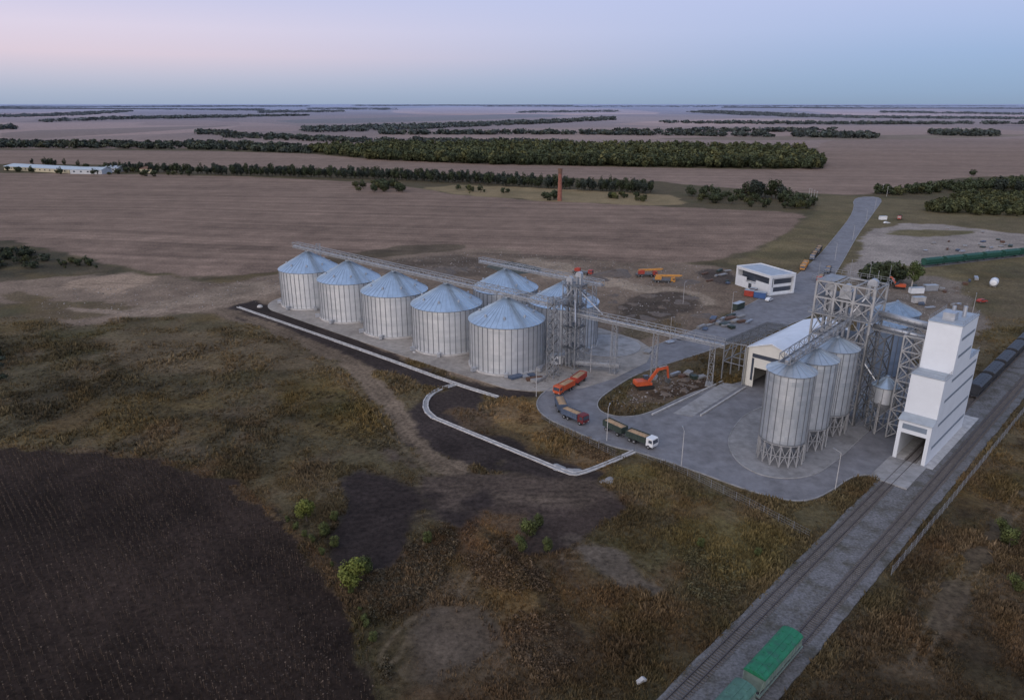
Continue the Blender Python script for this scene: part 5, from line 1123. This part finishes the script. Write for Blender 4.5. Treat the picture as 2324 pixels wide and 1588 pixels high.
scat([(1380, 444), (1490, 452), (1450, 462), (1390, 456)], 16, 'olive bush near the chimney', (.5, 1.2), src=BSH+OLV)
scat([(1000, 428), (1060, 428), (1200, 440), (1060, 440)], 16, 'small bush on dry grass', (.4, 1.1), src=BSH+OLV)
scat([(1235, 450), (1265, 450), (1262, 458), (1238, 458)], 4, 'small tree at the foot of the chimney', (1.0, 1.5))
scat([(0, 385), (240, 385), (480, 402), (300, 402), (0, 394)], 46, 'bush among the distant farm buildings', (.6, 1.4))
scat([(60, 372), (180, 376), (180, 380), (60, 378)], 10, 'tree behind the barns', (.8, 1.2), src=POP, name='tree', cat='tree', grp='trees behind the barns')
wood([(1975, 440), (2100, 430), (2230, 418), (2324, 412), (2600, 410), (2600, 426), (2324, 430), (2150, 438), (2050, 444)], 7, 8, 160, (G1, G1*1.2), 'scrub_wood', 700)
wood([(2070, 480), (2150, 465), (2324, 462), (2600, 460), (2600, 480), (2324, 492), (2200, 490)], 5.5, 8, 160, (G1, G2), 'scrub_wood', 500)
wood([(2150, 450), (2250, 436), (2400, 436), (2400, 460), (2200, 462)], 8, 6, 120, (G2, G1), 'scrub_wood', 200)
scat([(2255, 440), (2310, 436), (2324, 446), (2280, 450)], 5, 'large dark leafy tree', (1.3, 1.7), src=POP, name='tree', cat='tree', grp='large dark trees')
scat([(2190, 398), (2210, 396), (2212, 402)], 2, 'lone bush in the ploughed field', (1, 1.3))
scat([(1960, 640), (2010, 625), (2060, 628), (2040, 648), (1980, 652)], 14, 'dark leafy tree beside the working tower', (1.1, 1.8), src=BSH, name='tree', cat='tree', grp='trees beside the working tower')
put_tree(tree_mesh(13, 8, 1500, np.array([.085, .11, .04]), 90, M_birch, .35), gp(2068, 655), 0, 1.0, 'tall light green birch with open crown')
put_tree(tree_mesh(12, 9, 1500, G1*1.1, 91, M_bark, .35), gp(2008, 650), 0, 1.0, 'broad dark green tree beside the rail yard')
scat([(100, 588), (230, 600), (250, 612), (150, 612)], 14, 'dark bush in the scrub beside the field', (.3, .7), grp='scrub bushes')
wood([(-200, 558), (0, 566), (90, 582), (120, 602), (60, 612), (-200, 618)], 6, 4.2, 200, (G3, G1*.9), 'scrub_wood', 300)
wood([(-200, 770), (0, 790), (16, 830), (6, 870), (-200, 900)], 4.5, 3, 220, (G3, G1), 'scrub_wood', 150)
YG = tree_mesh(4.6, 4.0, 1600, np.array([.115, .13, .03]), 95, low=.02, lsz=.16)
YG2 = tree_mesh(5.0, 4.4, 1800, np.array([.075, .088, .03]), 96, low=.02, lsz=.16)
put_tree(YG, gp(696, 1182), 0, 1.1, 'yellow green bush beside the dark dug soil', name='bush', cat='bush')
put_tree(YG, gp(806, 1335), 1, 1.35, 'bright yellow green young tree at the field edge', name='bush', cat='bush')
for p, s in (((830, 1300), .7), ((1200, 1220), .9), ((1180, 1250), .7), ((1220, 1195), .6), ((760, 1180), .45), ((2290, 1240), .9), ((2270, 1210), .7), ((2300, 1340), .7), ((970, 1230), .5), ((1720, 1260), .35), ((1590, 1240), .4), ((735, 1215), .6), ((760, 1240), .5), ((1240, 1250), .6)): put_tree(YG2, gp(*p), s*7, s, 'olive green bush in rough weeds', 'bushes in the rough weeds', 'bush', 'bush')
for x, y in along([(640, 1175), (720, 1240), (800, 1350), (860, 1480)], 14): put_tree(YG2, (x, y), x, random.uniform(.18, .4), 'small green shrub along the field edge', 'shrubs along the field edge', 'bush', 'bush')

# weeds: tufts coloured like the ground they grow on
def ok_ground(x, y):
    a, b = (x+y)/S2, (x-y)/S2
    return ~((b > -41.6) & (b < -29.0)) & (sdist(x, y, rw[::2]) > .8) & (sdist(x, y, padw) > .5)
def tufts(n, ylo, yhi, size, name):
    y = np.sqrt(R.uniform(ylo**2, yhi**2, n)); x = R.uniform(-.82, .82, n)*(y+12)
    c, v = gcol(x, y)
    keep = (R.uniform(0, 1, n) < v*(.3+fbm(x, y, 6, 88, 3)*1.1)) & (v > .3) & ok_ground(x, y)
    x = x[keep]; y = y[keep]; c = c[keep]; n = len(x)
    big_ = np.clip(fbm(x, y, 9, 66, 3)*2.4-.5, .3, 1.6)
    h = size*R.uniform(.5, 1.6, n)*big_; V = np.zeros((n, 4, 3, 3)); C = np.zeros((n, 4, 3, 3))
    tint = c*R.uniform(.75, 1.75, n)[:, None]*np.array([1.04, 1, .92])
    for k in range(4):
        t = R.uniform(0, 6.28, n); ox = R.normal(0, .25, n)*size; oy = R.normal(0, .25, n)*size; w_ = h*R.uniform(.12, .3, n)
        bx_, by_ = x+ox, y+oy
        V[:, k, 0] = np.stack([bx_-np.cos(t)*w_, by_-np.sin(t)*w_, np.full(n, -.3)], 1)
        V[:, k, 1] = np.stack([bx_+np.cos(t)*w_, by_+np.sin(t)*w_, np.full(n, -.3)], 1)
        V[:, k, 2] = np.stack([bx_+R.normal(0, .35, n)*h, by_+R.normal(0, .35, n)*h, h*R.uniform(.6, 1, n)], 1)
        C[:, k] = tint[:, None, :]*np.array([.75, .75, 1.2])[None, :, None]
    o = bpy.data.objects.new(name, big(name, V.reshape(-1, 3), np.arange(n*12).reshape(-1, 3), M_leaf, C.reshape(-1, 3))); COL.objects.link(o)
    o['kind'] = 'stuff'; o['label'] = 'rough dry grass and weeds covering the ground'; o['category'] = 'weeds'
tufts(150000, 68, 150, .6, 'weeds'); tufts(100000, 150, 270, .7, 'weeds')
def brush(n, ylo, yhi, smin, smax, name, poly=None, colr=None, thr=.5, nl=34, mixk=.35):
    if poly is not None: xy = inpoly(gps(poly), n, R); x, y = xy[:, 0], xy[:, 1]
    else: y = np.sqrt(R.uniform(ylo**2, yhi**2, n)); x = R.uniform(-.82, .82, n)*(y+10)
    c, v = gcol(x, y); f = fbm(x, y, 12, 123, 4)
    k = (v > .45) & (f+R.uniform(-.08, .08, len(x)) > thr) & ok_ground(x, y); x = x[k]; y = y[k]; c = c[k]; n = len(x)
    s = R.uniform(smin, smax, n)*(1+R.uniform(0, .8, n)**4); rad = np.stack([s*R.uniform(.8, 1.3, n), s*R.uniform(.8, 1.3, n), s*R.uniform(.35, .8, n)], 1)
    cent = np.stack([x, y, rad[:, 2]*.5-.15], 1)
    t = R.uniform(0, 1, n)[:, None]
    base = c*R.uniform(.7, 1.35, n)[:, None]
    alt = np.where(t < .3, np.array([.085, .066, .042]), np.where(t < .6, np.array([.062, .066, .035]), np.array([.055, .047, .035])))
    if colr is not None: alt = np.array(colr)[None, :]*R.uniform(.6, 1.3, n)[:, None]
    c = base*(1-mixk)+alt*mixk
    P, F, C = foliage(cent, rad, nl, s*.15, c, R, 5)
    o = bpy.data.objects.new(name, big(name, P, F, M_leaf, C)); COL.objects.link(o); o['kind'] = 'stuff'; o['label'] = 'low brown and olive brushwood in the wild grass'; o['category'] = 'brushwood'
brush(9000, 70, 150, .25, .65, 'brushwood', thr=.5, nl=44); brush(8000, 150, 260, .3, .8, 'brushwood', thr=.52)
brush(1300, 0, 0, .35, .9, 'reed_bed', [(1060, 1195), (1150, 1210), (1250, 1320), (1330, 1480), (1240, 1560), (1180, 1500), (1130, 1360), (1050, 1270)], (.10, .068, .042), .42, 60, .5)
brush(700, 0, 0, .35, .8, 'reed_bed', [(1190, 915), (1250, 960), (1400, 1025), (1370, 1050), (1290, 1020), (1180, 960)], (.12, .08, .048), .42, 50, .5)
brush(900, 0, 0, .4, .95, 'reed_bed', [(810, 1270), (900, 1250), (1010, 1200), (1050, 1220), (1010, 1320), (900, 1400), (880, 1560), (840, 1400)], (.07, .06, .038), .4, 60, .5)
brush(500, 0, 0, .4, .9, 'reed_bed', [(1550, 1240), (1660, 1260), (1700, 1330), (1620, 1400), (1560, 1330)], (.085, .08, .04), .4, 50, .5)
brush(700, 0, 0, .35, .8, 'reed_bed', [(700, 890), (840, 900), (930, 1000), (900, 1030), (760, 1000), (680, 940)], (.085, .07, .04), .4, 50, .5)
# dead sunflower rows
sw = gps(SUN)
rowsX = []; rowsY = []
for a in np.arange(-40, 130, .95):
    bb = np.arange(-260, -50, .42); bb = bb+R.normal(0, .1, len(bb)); aa = np.full(len(bb), a)+R.normal(0, .09, len(bb))+np.sin(bb*.02)*1.5
    rowsX.append((aa+bb)/S2); rowsY.append((aa-bb)/S2)
x = np.concatenate(rowsX); y = np.concatenate(rowsY)
k = (sdist(x, y, sw) < -.3+ (fbm(x, y, 8, 15, 3)-.5)*5) & (y > 60) & (x > -.85*y-25); x = x[k]; y = y[k]
k = R.uniform(0, 1, len(x)) < .4+1.1*(fbm(x, y, 14, 5, 4)-.35); x = x[k]; y = y[k]; n = len(x)
h = R.uniform(.5, 1.25, n)*(.6+.8*fbm(x, y, 10, 25, 3)); V = np.zeros((n, 7, 3)); t = R.uniform(0, 6.28, n); c_, s_ = np.cos(t), np.sin(t)
V[:, 0] = np.stack([x-.04, y, 0*x-.2], 1); V[:, 1] = np.stack([x+.04, y, 0*x-.2], 1); V[:, 2] = np.stack([x, y, h], 1)
q = R.uniform(.08, .17, n)
V[:, 3] = np.stack([x-c_*q, y-s_*q, h], 1); V[:, 4] = np.stack([x+s_*q, y-c_*q, h+.05], 1); V[:, 5] = np.stack([x+c_*q, y+s_*q, h+.1], 1); V[:, 6] = np.stack([x-s_*q, y+c_*q, h+.05], 1)
i0 = np.arange(n)*7
F = np.concatenate([np.stack([i0, i0+1, i0+2], 1), np.stack([i0+3, i0+4, i0+5], 1), np.stack([i0+3, i0+5, i0+6], 1)])
cc = np.array([.052, .038, .027])[None, :]*(.3+R.uniform(0, 1, n)**2*2.0)[:, None]; C = np.repeat(cc, 7, axis=0)
o = bpy.data.objects.new('sunflower_crop', big('sunflower_crop', V.reshape(-1, 3), F, M_leaf, C)); COL.objects.link(o); o['kind'] = 'stuff'; o['label'] = 'dead dark sunflower crop standing in rows'; o['category'] = 'crop'
# rubble scattered over the building ground
rub = []
for pl, n_ in (([(860, 590), (1100, 570), (1600, 605), (1600, 740), (1400, 760), (1200, 640)], 1600), ([(520, 640), (900, 590), (640, 680), (300, 715), (120, 740), (60, 660)], 700), ([(1980, 630), (2190, 640), (2230, 720), (2100, 760)], 500), ([(1380, 905), (1460, 850), (1640, 862), (1430, 940)], 300), ([(1200, 845), (1330, 820), (1290, 860), (1210, 880)], 200)): rub.append(inpoly(gps(pl), n_, R))
xy = np.concatenate(rub); n = len(xy); s = R.uniform(.1, .45, n)**1.2
dirs = np.array([[1, 0, 0], [0, 1, 0], [-1, 0, 0], [0, -1, 0], [0, 0, 1]]); V = np.concatenate([xy, np.full((n, 1), .02)], 1)[:, None, :]+dirs[None]*s[:, None, None]*R.uniform(.6, 1.3, (n, 5, 1))
i0 = np.arange(n)*5; F = np.concatenate([np.stack([i0+a, i0+b, i0+4], 1) for a, b in ((0, 1), (1, 2), (2, 3), (3, 0))]); C = np.repeat(np.array([.2, .18, .165])[None]*R.uniform(.3, 1.7, (n, 1)), 5, axis=0)
o = bpy.data.objects.new('rubble', big('rubble', V.reshape(-1, 3), F, M_leaf, C)); COL.objects.link(o); o['kind'] = 'stuff'; o['label'] = 'loose rubble and clods on the building ground'; o['category'] = 'rubble'

# ------------------------------------------------------------------ world
w = bpy.data.worlds.new('World'); scene.world = w; w.use_nodes = True
nt = w.node_tree; N = nt.nodes; L = nt.links; bg = N['Background']
tc = N.new('ShaderNodeTexCoord'); sx = N.new('ShaderNodeSeparateXYZ'); L.new(tc.outputs['Generated'], sx.inputs[0])
def ramp(stops):
    r = N.new('ShaderNodeValToRGB'); e = r.color_ramp.elements
    while len(e) > 1: e.remove(e[0])
    e[0].position = stops[0][0]; e[0].color = sc(*stops[0][1])
    for p, c in stops[1:]: q = e.new(p); q.color = sc(*c)
    L.new(sx.outputs['Z'], r.inputs['Fac']); return r
rl = ramp([(0.0, (158, 172, 196)), (.012, (170, 181, 203)), (.03, (192, 193, 212)), (.055, (220, 205, 219)), (.085, (221, 211, 230)), (.125, (201, 202, 232)), (.35, (165, 183, 222)), (1, (152, 174, 212))])
rr_ = ramp([(0.0, (138, 160, 188)), (.012, (142, 167, 198)), (.03, (146, 173, 207)), (.055, (153, 179, 217)), (.085, (167, 187, 226)), (.125, (180, 194, 233)), (.35, (152, 176, 222)), (1, (152, 174, 212))])
mr = N.new('ShaderNodeMapRange'); mr.interpolation_type = 'SMOOTHSTEP'; mr.inputs['From Min'].default_value = -.66; mr.inputs['From Max'].default_value = .6; L.new(sx.outputs['X'], mr.inputs['Value'])
mx = N.new('ShaderNodeMixRGB'); L.new(mr.outputs[0], mx.inputs['Fac']); L.new(rl.outputs[0], mx.inputs[1]); L.new(rr_.outputs[0], mx.inputs[2])
# sunset glow in the opposite half of the sky (south-west)
m1 = N.new('ShaderNodeVectorMath'); m1.operation = 'DOT_PRODUCT'; m1.inputs[1].default_value = (-.5, -.86, .12); L.new(tc.outputs['Generated'], m1.inputs[0])
m2 = N.new('ShaderNodeMapRange'); m2.interpolation_type = 'SMOOTHSTEP'; m2.inputs['From Min'].default_value = .1; m2.inputs['From Max'].default_value = 1.0; m2.inputs['To Max'].default_value = 1.0; L.new(m1.outputs['Value'], m2.inputs['Value'])
gl = N.new('ShaderNodeMixRGB'); gl.blend_type = 'ADD'; L.new(m2.outputs[0], gl.inputs['Fac']); L.new(mx.outputs[0], gl.inputs[1]); gl.inputs[2].default_value = (1.45, 1.22, 1.05, 1)
sky = N.new('ShaderNodeTexSky'); sky.sky_type = 'NISHITA'; sky.sun_disc = False; sky.sun_elevation = math.radians(3); sky.sun_rotation = math.radians(210)
ad = N.new('ShaderNodeMixRGB'); ad.blend_type = 'ADD'; ad.inputs['Fac'].default_value = .006; L.new(gl.outputs[0], ad.inputs[1]); L.new(sky.outputs[0], ad.inputs[2])
L.new(ad.outputs[0], bg.inputs['Color']); bg.inputs['Strength'].default_value = 1.0
sl_ = bpy.data.lights.new('sun', 'SUN'); sl_.energy = .4; sl_.angle = math.radians(25); sl_.color = (1, .92, .84)
so = bpy.data.objects.new('sun', sl_); COL.objects.link(so)
dv = Vector((-.5, -.8, .35)); so.rotation_euler = dv.to_track_quat('Z', 'Y').to_euler(); so.location = (0, 0, 200)

# ------------------------------------------------------------------ camera
cam = bpy.data.cameras.new('camera'); cam.lens = 36*1613/2324; cam.sensor_width = 36; cam.clip_start = 1; cam.clip_end = 150000
co = bpy.data.objects.new('camera', cam); COL.objects.link(co); co.location = (0, 0, 80); co.rotation_euler = (math.radians(90-19.12), 0, 0)
scene.camera = co
scene.view_settings.view_transform = 'Standard'; scene.view_settings.look = 'None'; scene.view_settings.exposure = 0
